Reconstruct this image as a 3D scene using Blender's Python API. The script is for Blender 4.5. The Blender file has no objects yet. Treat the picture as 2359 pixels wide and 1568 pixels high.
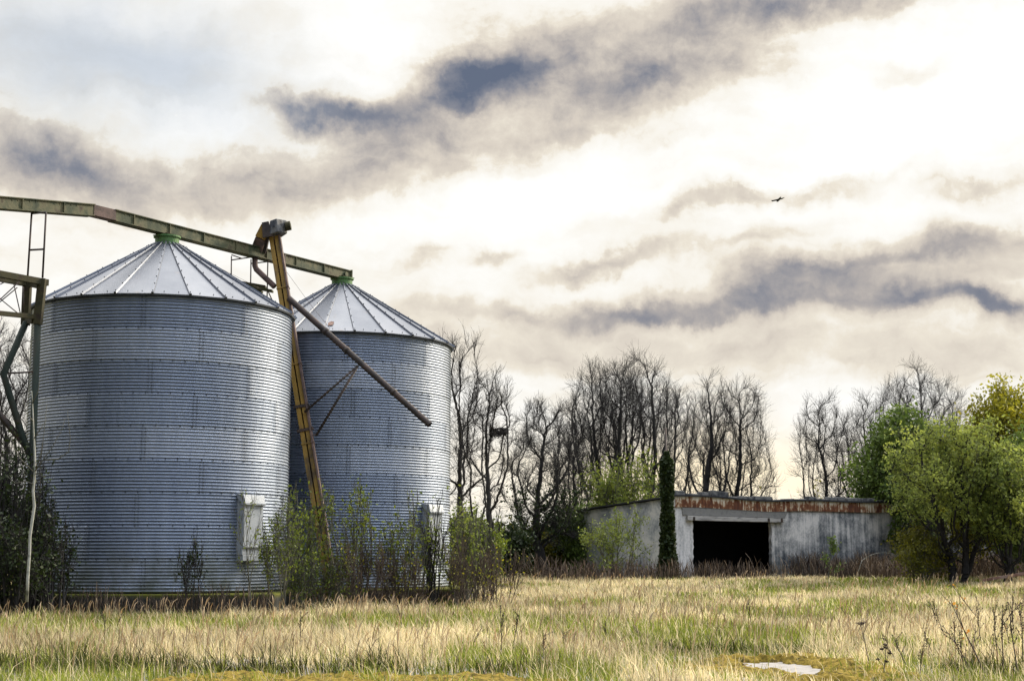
import bpy, math, random
import numpy as np
from mathutils import Vector, Matrix

S = bpy.context.scene
COL = S.collection
R = math.radians

# ------------------------------------------------------------------ camera
F, CX, CY, PITCH, EYE = 3421.0, 1179.0, 784.0, R(8.29), 1.4      # photo measured on a 2358 px wide copy
cd = bpy.data.cameras.new('camera'); cam = bpy.data.objects.new('camera', cd); COL.objects.link(cam)
cam.location = (0, 0, EYE); cam.rotation_euler = (R(90) + PITCH, 0, 0)
cd.sensor_width = 36; cd.lens = F / 2358 * 36; cd.clip_start = .1; cd.clip_end = 9000
S.camera = cam
CP, SP = math.cos(PITCH), math.sin(PITCH)

def ray(x, y):
    dx, dy = (x - CX) / F, (CY - y) / F
    return Vector((dx, CP - dy * SP, SP + dy * CP))

def at(x, y, Y):
    """world point at depth Y (metres ahead) seen at photo position x, y"""
    d = ray(x, y); d = d * (Y / d.y)
    return Vector((d.x, d.y, d.z + EYE))

# ------------------------------------------------------------------ light
SUN_AZ, SUN_EL = R(54), R(27)             # azimuth to the right of the view direction
S.view_settings.view_transform = 'Standard'; S.view_settings.look = 'None'
S.view_settings.gamma = 1; S.view_settings.exposure = 0.0; S.view_settings.use_curve_mapping = False
sl = bpy.data.lights.new('sun', 'SUN'); sl.energy = 4.8; sl.angle = R(12); sl.color = (1, .90, .72)
so = bpy.data.objects.new('sun', sl); COL.objects.link(so)
sd = Vector((math.sin(SUN_AZ) * math.cos(SUN_EL), math.cos(SUN_AZ) * math.cos(SUN_EL), math.sin(SUN_EL)))
so.rotation_euler = sd.to_track_quat('Z', 'Y').to_euler(); so.location = (30, 30, 40)

class NT:
    """tiny node-graph writer"""
    def __init__(s, tree): s.t = tree
    def n(s, typ, **kw):
        o = s.t.nodes.new(typ)
        for k, v in kw.items(): setattr(o, k, v)
        return o
    def put(s, sock, v):
        if isinstance(v, bpy.types.NodeSocket): s.t.links.new(v, sock)
        elif v is not None: sock.default_value = v
    def m(s, op, a, b=None, c=None, clamp=False):
        o = s.n('ShaderNodeMath', operation=op, use_clamp=clamp)
        for i, v in enumerate((a, b, c)): s.put(o.inputs[i], v)
        return o.outputs[0]
    def mul(s, a, b): return s.m('MULTIPLY', a, b)
    def add(s, a, b): return s.m('ADD', a, b)
    def sub(s, a, b): return s.m('SUBTRACT', a, b)
    def noise(s, vec, scale, detail=4, rough=.5, dist=0.0, color=False):
        o = s.n('ShaderNodeTexNoise'); s.put(o.inputs['Vector'], vec)
        o.inputs['Scale'].default_value = scale; o.inputs['Detail'].default_value = detail
        o.inputs['Roughness'].default_value = rough; o.inputs['Distortion'].default_value = dist
        return o.outputs['Color' if color else 'Fac']
    def ramp(s, fac, stops, mode='LINEAR'):
        o = s.n('ShaderNodeValToRGB'); e = o.color_ramp.elements; o.color_ramp.interpolation = mode
        while len(e) < len(stops): e.new(.5)
        for el, (p, c) in zip(e, stops):
            el.position = p; el.color = (c[0], c[1], c[2], 1) if not isinstance(c, (int, float)) else (c, c, c, 1)
        s.put(o.inputs[0], fac); return o.outputs[0]
    def mix(s, f, a, b, blend='MIX'):
        o = s.n('ShaderNodeMix', data_type='RGBA', blend_type=blend)
        s.put(o.inputs[0], f)
        for i, v in ((6, a), (7, b)):
            if isinstance(v, tuple) and len(v) == 3: v = (*v, 1)
            s.put(o.inputs[i], v)
        return o.outputs[2]
    def smooth(s, v, lo, hi, a=0.0, b=1.0):
        o = s.n('ShaderNodeMapRange', interpolation_type='SMOOTHSTEP')
        s.put(o.inputs[0], v)
        for i, q in enumerate((lo, hi, a, b)): o.inputs[i + 1].default_value = q
        return o.outputs[0]
    def sep(s, v):
        o = s.n('ShaderNodeSeparateXYZ'); s.put(o.inputs[0], v); return o.outputs
    def comb(s, x, y, z):
        o = s.n('ShaderNodeCombineXYZ')
        for i, v in enumerate((x, y, z)): s.put(o.inputs[i], v)
        return o.outputs[0]
    def mapping(s, v, scale=(1, 1, 1), loc=(0, 0, 0), rot=(0, 0, 0)):
        o = s.n('ShaderNodeMapping'); s.put(o.inputs[0], v)
        o.inputs[1].default_value = loc; o.inputs[2].default_value = rot; o.inputs[3].default_value = scale
        return o.outputs[0]

# ---- sky: Nishita showing through a broken cloud deck laid out by compass direction
W = bpy.data.worlds.new('World'); S.world = W; W.use_nodes = True
g = NT(W.node_tree); W.node_tree.nodes.clear()
tc = g.n('ShaderNodeTexCoord').outputs['Generated']
nv = g.n('ShaderNodeVectorMath', operation='NORMALIZE'); g.put(nv.inputs[0], tc); dirv = nv.outputs[0]
dx_, dy_, dz_ = g.sep(dirv)
az0 = g.m('ARCTAN2', dx_, dy_); el0 = g.m('ARCSINE', dz_)
big = g.sep(g.noise(dirv, 7, 5, .55, color=True))
fine = g.sep(g.noise(dirv, 26, 6, .6, color=True))
def warp(c, b, f, wb, wf): return g.add(c, g.add(g.mul(g.sub(b, .5), wb), g.mul(g.sub(f, .5), wf)))
az = warp(az0, big[0], fine[0], .10, .05); el = warp(el0, big[1], fine[1], .06, .04)

def blob(x, y, rx, ry, rot, amp, a=None, e=None):
    d = ray(x, y).normalized(); a0, e0 = math.atan2(d.x, d.y), math.asin(d.z)
    c, s_ = math.cos(R(rot)), math.sin(R(rot))
    px, py = g.sub(a or az, a0), g.sub(e or el, e0)
    u = g.add(g.mul(px, c * 3457 / rx), g.mul(py, s_ * 3457 / rx))
    v = g.add(g.mul(px, -s_ * 3457 / ry), g.mul(py, c * 3457 / ry))
    q = g.add(g.mul(u, u), g.mul(v, v))
    return g.mul(g.m('EXPONENT', g.mul(q, -1.0)), amp)

BLOBS = [(735, 268, 130, 42, 2, .68), (880, 282, 130, 42, 2, .26), (1060, 172, 130, 56, 8, .70), (1030, 232, 120, 36, 8, .30),
         (1200, 120, 150, 75, 8, .28), (1330, 185, 230, 85, 10, .24), (1520, 150, 220, 90, 14, .20), (1690, 15, 260, 60, 3, .36),
         (1960, 0, 220, 30, 6, .30), (1680, 100, 160, 100, 20, .20), (1180, 300, 520, 95, 12, .17), (860, 385, 420, 85, 8, .16),
         (520, 445, 460, 75, 4, .16), (70, 372, 170, 66, -4, .38), (40, 310, 230, 65, -10, .17), (270, 430, 280, 55, 0, .16),
         (2085, 190, 85, 36, 14, .30), (1150, 592, 62, 24, 10, .26), (965, 600, 55, 24, 10, .20), (1390, 612, 150, 26, 6, .36),
         (1950, 622, 300, 40, 10, .30), (2260, 560, 220, 40, 10, .22), (2090, 700, 330, 36, -2, .30), (2345, 697, 90, 28, -8, .42),
         (1280, 718, 300, 26, 1, .34), (1560, 730, 260, 24, 4, .26), (2010, 428, 150, 26, 8, .30), (2230, 440, 180, 30, 6, .24),
         (1700, 470, 150, 24, 4, .20), (1560, 512, 70, 20, 8, .22), (1560, 330, 60, 28, 0, .18), (1800, 560, 160, 24, 12, .20),
         (1250, 800, 700, 55, 0, .15), (2050, 800, 500, 60, 2, .16), (2250, 640, 260, 50, 10, .20), (1800, 690, 400, 60, 4, .16), (420, 160, 300, 120, -10, -.06),
         (2130, 250, 330, 190, 22, -.26), (1200, 480, 420, 90, 12, -.20), (420, 330, 260, 60, 14, -.14), (860, 120, 190, 100, -20, -.14)]
dark = 0.155
for b in BLOBS: dark = g.add(dark, blob(*b))
streak = g.noise(g.mapping(g.comb(az, el, 0.0), (3.2, 17, 1), rot=(0, 0, R(-9))), 2.4, 5, .55)
puff = g.noise(dirv, 19, 7, .60, .25)
crisp = g.noise(dirv, 30, 8, .66, .35)
dark = g.add(dark, g.mul(g.mul(g.sub(crisp, .5), g.smooth(el0, R(8), R(17), .10, .62)), g.add(.30, g.m('MAXIMUM', dark, 0.0))))
dark = g.add(dark, g.mul(g.sub(streak, .5), .50))
dark = g.add(dark, g.mul(g.sub(puff, .5), g.add(.17, g.mul(g.m('MAXIMUM', dark, 0.0), .95))))
hi = g.smooth(el0, R(7), R(16))
edge = g.sub(g.smooth(dark, .27, .37), .5)
rim = g.m('EXPONENT', g.mul(g.m('POWER', g.mul(g.sub(dark, .235), 18.0), 2.0), -1.0))
dark = g.add(dark, g.mul(hi, g.sub(g.mul(edge, .045), g.mul(rim, .025))))
ccol = g.ramp(dark, [(0.0, (1.06, 1.05, 1.02)), (.10, (1.0, .985, .94)), (.18, (.955, .92, .845)), (.27, (.85, .785, .675)), (.42, (.70, .635, .555)), (.58, (.47, .435, .415)),
                     (.76, (.25, .26, .305)), (1.0, (.13, .16, .23))])
glow = g.m('MINIMUM', blob(1575, 1110, 420, 95, 0, .75, az0, el0), 1.0)
ccol = g.mix(glow, ccol, (1.35, 1.12, .72))
# unseen sky shaped to light the scene: brighter overhead, bluer behind, darkest rear left
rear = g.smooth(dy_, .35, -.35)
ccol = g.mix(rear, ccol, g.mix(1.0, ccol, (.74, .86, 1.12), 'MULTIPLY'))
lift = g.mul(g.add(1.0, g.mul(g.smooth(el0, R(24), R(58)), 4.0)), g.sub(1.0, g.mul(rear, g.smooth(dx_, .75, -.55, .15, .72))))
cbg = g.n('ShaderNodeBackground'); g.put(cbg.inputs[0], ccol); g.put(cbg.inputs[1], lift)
nish = g.n('ShaderNodeTexSky', sky_type='NISHITA'); nish.sun_disc = False
nish.sun_elevation = SUN_EL; nish.sun_rotation = SUN_AZ
nbg = g.n('ShaderNodeBackground'); g.put(nbg.inputs[0], nish.outputs[0]); nbg.inputs[1].default_value = .12
cover = g.sub(1.0, g.m('MINIMUM', g.add(blob(130, 110, 420, 170, -6, .42), blob(430, 190, 260, 110, -14, .2)), .7))
cover = g.m('MAXIMUM', cover, g.mul(g.smooth(puff, .5, .72), .95))
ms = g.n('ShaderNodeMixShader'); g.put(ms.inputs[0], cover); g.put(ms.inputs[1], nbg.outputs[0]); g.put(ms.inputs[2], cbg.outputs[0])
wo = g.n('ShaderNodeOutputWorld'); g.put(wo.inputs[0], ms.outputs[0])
W.cycles.sampling_method = 'MANUAL'; W.cycles.sample_map_resolution = 512

# ------------------------------------------------------------------ materials
def mat(name):
    m_ = bpy.data.materials.new(name); m_.use_nodes = True; m_.node_tree.nodes.clear()
    n_ = NT(m_.node_tree); out = n_.n('ShaderNodeOutputMaterial'); return m_, n_, out

def principled(n_, out, col, rough=.7, metal=0.0, spec=.5, bump=None, bstr=.3, bdist=.02):
    p = n_.n('ShaderNodeBsdfPrincipled'); 
    if isinstance(col, tuple): col = (*col[:3], 1)
    n_.put(p.inputs['Base Color'], col); n_.put(p.inputs['Roughness'], rough); n_.put(p.inputs['Metallic'], metal)
    p.inputs['Specular IOR Level'].default_value = spec
    if bump is not None:
        b = n_.n('ShaderNodeBump'); b.inputs['Strength'].default_value = bstr; b.inputs['Distance'].default_value = bdist
        n_.put(b.inputs['Height'], bump); n_.put(p.inputs['Normal'], b.outputs[0])
    n_.put(out.inputs[0], p.outputs[0]); return p

def oc(n_): return n_.n('ShaderNodeTexCoord').outputs['Object']

def patchy(name, cols, scale=3, rough=.75, metal=0.0, detail=6, bstr=.25, stretch=(1, 1, 1), spec=.4, dist=.4):
    m_, n_, out = mat(name); v = n_.mapping(oc(n_), stretch)
    f = n_.noise(v, scale, detail, .6, dist)
    n = len(cols); lo, hi = .32, .68
    c = n_.ramp(f, [(lo + (hi - lo) * i / max(1, n - 1), c) for i, c in enumerate(cols)])
    principled(n_, out, c, rough, metal, spec, n_.noise(v, scale * 6, 4), bstr); return m_

def leafy(name, a, b, trans=.4, rough=.55):
    m_, n_, out = mat(name)
    t = n_.n('ShaderNodeAttribute', attribute_name='tint').outputs['Fac']
    c = n_.mix(t, a, b)
    d = n_.n('ShaderNodeBsdfPrincipled'); n_.put(d.inputs['Base Color'], c); d.inputs['Roughness'].default_value = rough
    d.inputs['Specular IOR Level'].default_value = .25
    tr = n_.n('ShaderNodeBsdfTranslucent'); n_.put(tr.inputs[0], c)
    x = n_.n('ShaderNodeMixShader'); x.inputs[0].default_value = trans
    n_.put(x.inputs[1], d.outputs[0]); n_.put(x.inputs[2], tr.outputs[0]); n_.put(out.inputs[0], x.outputs[0]); return m_

MT = {}
def galvanised():
    m_, n_, out = mat('galvanised_sheet'); o = oc(n_); x, y, z = n_.sep(o)
    t = n_.n('ShaderNodeAttribute', attribute_name='tint').outputs['Fac']
    sp = n_.noise(o, 9, 5, .65); streaks = n_.noise(n_.mapping(o, (2.2, 2.2, .12)), 2.5, 5, .6)
    k = n_.add(n_.add(.09, n_.mul(t, .30)), n_.add(n_.mul(sp, .30), n_.mul(streaks, .36)))
    c = n_.ramp(k, [(.25, (.18, .208, .272)), (.55, (.29, .325, .39)), (.9, (.43, .455, .505))])
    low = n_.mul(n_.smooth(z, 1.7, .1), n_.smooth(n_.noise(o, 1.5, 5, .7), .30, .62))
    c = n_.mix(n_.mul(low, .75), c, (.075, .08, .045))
    rust = n_.smooth(n_.noise(n_.mapping(o, (1, 1, .4), (3.1, 0, 0)), 1.1, 6, .7), .70, .76)
    c = n_.mix(n_.mul(rust, .35), c, (.25, .17, .05))
    p = principled(n_, out, c, n_.add(.42, n_.mul(sp, .16)), n_.sub(.97, n_.mul(low, .7)), .5); return m_
MT['galv'] = galvanised()
def roofmat():
    m_, n_, out = mat('galvanised_roof'); o = oc(n_)
    t = n_.n('ShaderNodeAttribute', attribute_name='tint').outputs['Fac']
    sp = n_.noise(o, 7, 5, .65); big_ = n_.noise(o, 1.2, 4, .6)
    c = n_.ramp(n_.add(n_.mul(t, .25), n_.add(n_.mul(sp, .3), n_.mul(big_, .5))), [(.2, (.085, .095, .12)), (.55, (.145, .155, .18)), (.9, (.215, .22, .24))])
    st = n_.smooth(n_.noise(o, 2.6, 7, .72), .60, .70)
    c = n_.mix(n_.mul(st, .5), c, (.16, .13, .11))
    principled(n_, out, c, n_.add(.36, n_.mul(sp, .2)), .8, .5); return m_
MT['roof'] = roofmat()
MT['bolt'] = patchy('dark_bolt_steel', [(.03, .035, .04), (.05, .05, .055)], 8, .6, .4)
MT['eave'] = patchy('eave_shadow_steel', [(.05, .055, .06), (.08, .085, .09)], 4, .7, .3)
MT['hatch'] = patchy('hatch_grey_sheet', [(.30, .32, .34), (.40, .415, .43), (.24, .26, .28)], 3.5, .5, .35)
MT['greenp'] = patchy('mossy_green_paint', [(.02, .03, .015), (.05, .06, .028), (.12, .11, .055), (.045, .03, .018)], 2.4, .7, .1, 7)
MT['collar'] = patchy('collar_green_paint', [(.06, .15, .04), (.10, .20, .06), (.05, .07, .03)], 5, .65)
MT['darkgreen'] = patchy('dark_green_pipe_paint', [(.008, .016, .012), (.016, .024, .016), (.032, .027, .016)], 2.5, .88, 0, 6, stretch=(1, 1, .5))
MT['oliveb'] = patchy('olive_rust_steel', [(.02, .02, .009), (.045, .038, .013), (.028, .018, .010)], 4, .88)
MT['yellow'] = patchy('faded_yellow_paint', [(.07, .045, .02), (.22, .13, .02), (.30, .17, .025), (.12, .07, .03)], 2.2, .6, 0, 7, stretch=(1, 1, .5))
MT['brown'] = patchy('rusty_brown_steel', [(.06, .04, .034), (.12, .075, .06), (.16, .10, .085)], 4, .75)
MT['greyhead'] = patchy('weathered_grey_paint', [(.03, .035, .04), (.065, .068, .075), (.17, .165, .155), (.035, .03, .028)], 5, .6, .1, 7, stretch=(1, 1, .35))
MT['pipe'] = patchy('rust_dark_pipe', [(.028, .022, .018), (.055, .04, .032), (.085, .05, .035)], 3, .65, .2)
MT['moss'] = patchy('moss_cover', [(.05, .055, .012), (.16, .14, .02), (.09, .08, .02)], 9, .95, 0, 6, .6, spec=.1)
MT['mossboard'] = patchy('mossy_boards', [(.03, .035, .012), (.07, .065, .02), (.05, .035, .02)], 6, .9)
def foundation_mat():
    m_, n_, out = mat('mossy_concrete'); o = oc(n_); z = n_.sep(o)[2]
    f = n_.noise(o, 2.5, 7, .65)
    c = n_.ramp(f, [(.3, (.018, .018, .015)), (.55, (.05, .048, .04)), (.75, (.10, .095, .085))])
    mo = n_.mul(n_.smooth(z, .36, .52), n_.smooth(n_.noise(o, 3.2, 6, .7), .34, .52))
    c = n_.mix(mo, c, (.13, .13, .015)); principled(n_, out, c, .95, 0, .2, n_.noise(o, 18, 5), .5); return m_
MT['found'] = foundation_mat()
def render_wall():
    m_, n_, out = mat('stained_white_render'); o = oc(n_); x, y, z = n_.sep(o)
    st = n_.noise(n_.mapping(o, (2.6, 2.6, .16)), 1.6, 7, .65)
    bl = n_.noise(o, .55, 6, .62, .6); gr = n_.noise(o, 9, 6, .7)
    bl2 = n_.noise(o, 1.8, 7, .68, .5)
    k = n_.add(n_.mul(st, .46), n_.add(n_.mul(bl, .45), n_.add(n_.mul(bl2, .32), n_.mul(gr, .24))))
    k = n_.add(k, n_.mul(n_.smooth(z, 2.4, .3), -.10))
    c = n_.ramp(k, [(.55, (.035, .040, .046)), (.645, (.135, .14, .142)), (.73, (.34, .33, .31)), (.83, (.64, .60, .55))])
    gn = n_.mul(n_.smooth(z, 1.1, .1), n_.smooth(n_.noise(o, 1.3, 5, .7), .42, .6))
    c = n_.mix(n_.mul(gn, .6), c, (.10, .11, .07))
    principled(n_, out, c, .9, 0, .25, gr, .5, .03); return m_
MT['render'] = render_wall()
def pier_wall():
    m_, n_, out = mat('pale_flaking_render'); o = oc(n_)
    st = n_.noise(n_.mapping(o, (2.6, 2.6, .3)), 2.2, 7, .65); gr = n_.noise(o, 8, 6, .7)
    k = n_.add(n_.mul(st, .6), n_.mul(gr, .45))
    c = n_.ramp(k, [(.36, (.18, .18, .18)), (.45, (.48, .46, .43)), (.58, (.74, .70, .655))])
    principled(n_, out, c, .9, 0, .25, gr, .6, .03); return m_
MT['pier'] = pier_wall()
def side_mat():
    m_, n_, out = mat('mildewed_render'); o = oc(n_); x, y, z = n_.sep(o)
    bl = n_.noise(o, .9, 6, .62, .5); gr = n_.noise(o, 7, 6, .7)
    k = n_.add(n_.mul(bl, .7), n_.mul(gr, .3))
    c = n_.ramp(k, [(.34, (.10, .11, .115)), (.45, (.32, .325, .315)), (.56, (.58, .555, .50)), (.75, (.70, .66, .59))])
    pu = n_.mul(n_.smooth(z, 1.2, .5), n_.smooth(n_.noise(n_.mapping(o, (1, 1, 2.5)), 2.4, 3, .5), .52, .6))
    c = n_.mix(n_.mul(pu, .35), c, (.22, .13, .30))
    principled(n_, out, c, .92, 0, .2, gr, .5, .03); return m_
MT['side'] = side_mat()
def fascia_mat():
    m_, n_, out = mat('rust_streaked_fascia'); o = oc(n_); x, y, z = n_.sep(o)
    f = n_.noise(n_.mapping(o, (1.5, 1.5, .9)), 1.6, 8, .68, .8); s_ = n_.noise(n_.mapping(o, (5, 5, .5)), 2, 6, .6)
    k = n_.add(n_.mul(f, .62), n_.mul(s_, .40))
    k = n_.add(k, n_.mul(n_.smooth(z, 3.72, 4.2), -.09))
    c = n_.ramp(k, [(.42, (.62, .56, .44)), (.475, (.46, .33, .20)), (.50, (.20, .075, .03)), (.60, (.08, .028, .016)), (.7, (.13, .05, .025))])
    principled(n_, out, c, .85, 0, .3, f, .4); return m_
MT['fascia'] = fascia_mat()
MT['lintel'] = patchy('grey_concrete', [(.13, .125, .115), (.21, .20, .18), (.17, .16, .15)], 3, .9, 0, 7, .4)
MT['beam'] = patchy('bleached_timber', [(.16, .15, .14), (.36, .335, .30), (.45, .42, .38)], 2.2, .85, 0, 7, .5, (1, 1, 5))
MT['coping'] = patchy('lichen_stone', [(.02, .021, .024), (.045, .046, .05), (.16, .155, .145), (.03, .03, .031)], 2.2, .92, 0, 7, .6)
MT['rooffelt'] = patchy('black_roof_sheet', [(.018, .02, .022), (.03, .03, .033)], 4, .8)
MT['dark'] = patchy('shade_black_interior', [(.012, .012, .012), (.02, .02, .02)], 3, .95)  # darkness of the closed shed put into near-black wall and floor colour
MT['bark'] = patchy('grey_brown_bark', [(.018, .016, .014), (.035, .031, .027), (.06, .055, .04)], 5, .9, 0, 6, .5, (1, 1, .3))
MT['barkdark'] = patchy('dark_bark', [(.018, .016, .015), (.035, .03, .027)], 6, .9, 0, 5, .5)
MT['twig'] = patchy('bare_twig', [(.012, .010, .009), (.022, .018, .016)], 5, .9, 0, 3, .1)
MT['brownstem'] = patchy('red_brown_cane', [(.04, .028, .02), (.08, .055, .038), (.12, .085, .055)], 4, .85)
MT['greystem'] = patchy('grey_green_stem', [(.06, .058, .04), (.12, .11, .075)], 4, .85)
MT['birch'] = patchy('pale_birch_bark', [(.10, .10, .07), (.34, .33, .27), (.42, .40, .34), (.05, .05, .04)], 2.0, .8, 0, 5, .2, (1, 1, 1.2))
MT['leafdark'] = leafy('dark_hedge_leaf', (.010, .018, .006), (.04, .058, .014), .25)
MT['leafmid'] = leafy('fresh_green_leaf', (.045, .075, .014), (.24, .28, .03), .4)
MT['leafspring'] = leafy('yellow_green_spring_leaf', (.10, .14, .025), (.26, .29, .05), .45)
MT['leafsage'] = leafy('sage_green_leaf', (.09, .13, .03), (.40, .44, .085), .55)
MT['leafgold'] = leafy('golden_green_leaf', (.11, .12, .010), (.48, .42, .03), .5)
MT['leafdeep'] = leafy('deep_green_leaf', (.04, .075, .016), (.17, .23, .04), .45)
MT['ivy'] = leafy('ivy_leaf', (.015, .028, .008), (.055, .075, .018), .25)
MT['yellowleaf'] = leafy('hedge_yellow_leaf', (.07, .08, .010), (.22, .20, .015), .4)
MT['orange'] = leafy('withered_orange_leaf', (.40, .16, .02), (.60, .30, .05), .4)
MT['seed'] = patchy('dry_seed_head', [(.035, .024, .018), (.07, .045, .03)], 20, .9)
MT['stalk'] = patchy('dead_stalk', [(.035, .026, .02), (.075, .055, .04)], 8, .9)
MT['feather'] = patchy('dark_feathers', [(.012, .01, .01), (.025, .02, .018)], 6, .8)
def grass_mat():
    m_, n_, out = mat('meadow_grass')
    c = n_.n('ShaderNodeAttribute', attribute_name='blade').outputs['Color']
    d = n_.n('ShaderNodeBsdfPrincipled'); n_.put(d.inputs['Base Color'], c); d.inputs['Roughness'].default_value = .6
    d.inputs['Specular IOR Level'].default_value = .3
    tr = n_.n('ShaderNodeBsdfTranslucent'); n_.put(tr.inputs[0], c)
    x = n_.n('ShaderNodeMixShader'); x.inputs[0].default_value = .5
    n_.put(x.inputs[1], d.outputs[0]); n_.put(x.inputs[2], tr.outputs[0]); n_.put(out.inputs[0], x.outputs[0]); return m_
MT['grass'] = grass_mat()
def ground_mat():
    m_, n_, out = mat('thatchy_ground'); o = oc(n_)
    f = n_.noise(o, .6, 8, .7); h = n_.noise(o, 14, 6, .7)
    c = n_.ramp(n_.add(n_.mul(f, .6), n_.mul(h, .45)), [(.38, (.025, .03, .010)), (.5, (.07, .065, .025)), (.65, (.15, .12, .06))])
    principled(n_, out, c, .95, 0, .1, h, .6, .05); return m_
MT['ground'] = ground_mat()
def concrete_mat():
    m_, n_, out = mat('pale_yard_concrete'); o = oc(n_)
    f = n_.noise(o, 5, 7, .65); sp = n_.noise(o, 60, 3, .6)
    c = n_.ramp(n_.add(n_.mul(f, .7), n_.mul(sp, .3)), [(.32, (.15, .135, .115)), (.5, (.285, .26, .235)), (.7, (.36, .335, .305))])
    principled(n_, out, c, .9, 0, .2, sp, .3, .01); return m_
MT['yard'] = concrete_mat()
MT['mossgold'] = patchy('golden_moss', [(.030, .02, .006), (.12, .085, .014), (.25, .175, .03), (.05, .045, .015)], 11, .95, 0, 7, .7, spec=.1)
MT['hill'] = patchy('far_hill', [(.16, .20, .27), (.21, .25, .32)], .01, .95)  # blue haze of distance put into the hill colour
MT['rusty'] = patchy('rusty_rail', [(.10, .045, .03), (.22, .12, .085), (.28, .2, .16)], 3, .85)

# ------------------------------------------------------------------ mesh tools
def link(name, me, parent=None):
    o = bpy.data.objects.new(name, me); COL.objects.link(o)
    if parent is not None: o.parent = parent
    return o

def tag(o, label=None, cat=None, group=None, kind=None):
    if label: o['label'] = label
    if cat: o['category'] = cat
    if group: o['group'] = group
    if kind: o['kind'] = kind
    return o

def thing(name, loc, label, cat, group=None, rz=0):
    o = link(name, None); o.location = loc; o.rotation_euler = (0, 0, rz)
    o.empty_display_size = .3
    return tag(o, label, cat, group)

class MB:
    def __init__(s): s.v, s.f, s.mi = [], [], []; s.m = 0
    def vert(s, p): s.v.append(tuple(p)); return len(s.v) - 1
    def face(s, ids): s.f.append(tuple(ids)); s.mi.append(s.m)
    def hexa(s, p):                       # p: 4 bottom then 4 top, counter-clockwise seen from above
        b = len(s.v); s.v += [tuple(q) for q in p]
        for q in ((3, 2, 1, 0), (4, 5, 6, 7), (0, 1, 5, 4), (1, 2, 6, 5), (2, 3, 7, 6), (3, 0, 4, 7)):
            s.face([b + i for i in q])
    def box(s, a, b):
        (x0, y0, z0), (x1, y1, z1) = a, b
        s.hexa([(x0, y0, z0), (x1, y0, z0), (x1, y1, z0), (x0, y1, z0), (x0, y0, z1), (x1, y0, z1), (x1, y1, z1), (x0, y1, z1)])
    def bar(s, a, b, w, h, up=Vector((0, 0, 1)), w2=None, h2=None):
        a, b = Vector(a), Vector(b); d = (b - a).normalized(); x = d.cross(up)
        if x.length < 1e-4: x = d.cross(Vector((1, 0, 0)))
        x.normalize(); y = x.cross(d)
        w2, h2 = w2 or w, h2 or h
        q = [a - x * w / 2 - y * h / 2, a + x * w / 2 - y * h / 2, a + x * w / 2 + y * h / 2, a - x * w / 2 + y * h / 2]
        r = [b - x * w2 / 2 - y * h2 / 2, b + x * w2 / 2 - y * h2 / 2, b + x * w2 / 2 + y * h2 / 2, b - x * w2 / 2 + y * h2 / 2]
        s.hexa([q[0], q[1], q[2], q[3], r[0], r[1], r[2], r[3]])
    def tube(s, pts, rad, n=10, caps=True):
        pts = [Vector(p) for p in pts]; rad = rad if isinstance(rad, (list, tuple)) else [rad] * len(pts)
        rings = []; x = None
        for i, p in enumerate(pts):
            d = (pts[min(i + 1, len(pts) - 1)] - pts[max(i - 1, 0)]).normalized()
            if x is None: x = d.cross(Vector((0, 0, 1))) if abs(d.z) < .95 else d.cross(Vector((1, 0, 0)))
            x = (x - d * x.dot(d)).normalized(); y = d.cross(x)
            rings.append([s.vert(p + (x * math.cos(2 * math.pi * k / n) + y * math.sin(2 * math.pi * k / n)) * rad[i]) for k in range(n)])
        for a, b in zip(rings, rings[1:]):
            for k in range(n): s.face((a[k], a[(k + 1) % n], b[(k + 1) % n], b[k]))
        if caps: s.face(rings[0][::-1]); s.face(rings[-1])
    def lathe(s, prof, n=32, closed=False):
        rings = [[s.vert((r * math.cos(2 * math.pi * k / n), r * math.sin(2 * math.pi * k / n), z)) for k in range(n)] for r, z in prof]
        for a, b in zip(rings, rings[1:]):
            for k in range(n): s.face((a[k], a[(k + 1) % n], b[(k + 1) % n], b[k]))
        if closed: s.face(rings[0][::-1]); s.face(rings[-1])
    def prism(s, poly, z0, z1):
        n = len(poly); a = [s.vert((x, y, z0)) for x, y in poly]; b = [s.vert((x, y, z1)) for x, y in poly]
        s.face(a[::-1]); s.face(b)
        for k in range(n): s.face((a[k], a[(k + 1) % n], b[(k + 1) % n], b[k]))
    def build(s, name, mats, parent=None, smooth=False, bevel=0, loc=None):
        me = bpy.data.meshes.new(name); me.from_pydata(s.v, [], s.f)
        for m_ in (mats if isinstance(mats, (list, tuple)) else [mats]): me.materials.append(m_)
        me.polygons.foreach_set('material_index', s.mi)
        if smooth: me.polygons.foreach_set('use_smooth', [True] * len(s.f))
        me.update(); o = link(name, me, parent)
        if loc is not None: o.location = loc
        if bevel:
            b = o.modifiers.new('bevel', 'BEVEL'); b.width = bevel; b.segments = 2; b.limit_method = 'ANGLE'
        return o

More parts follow.
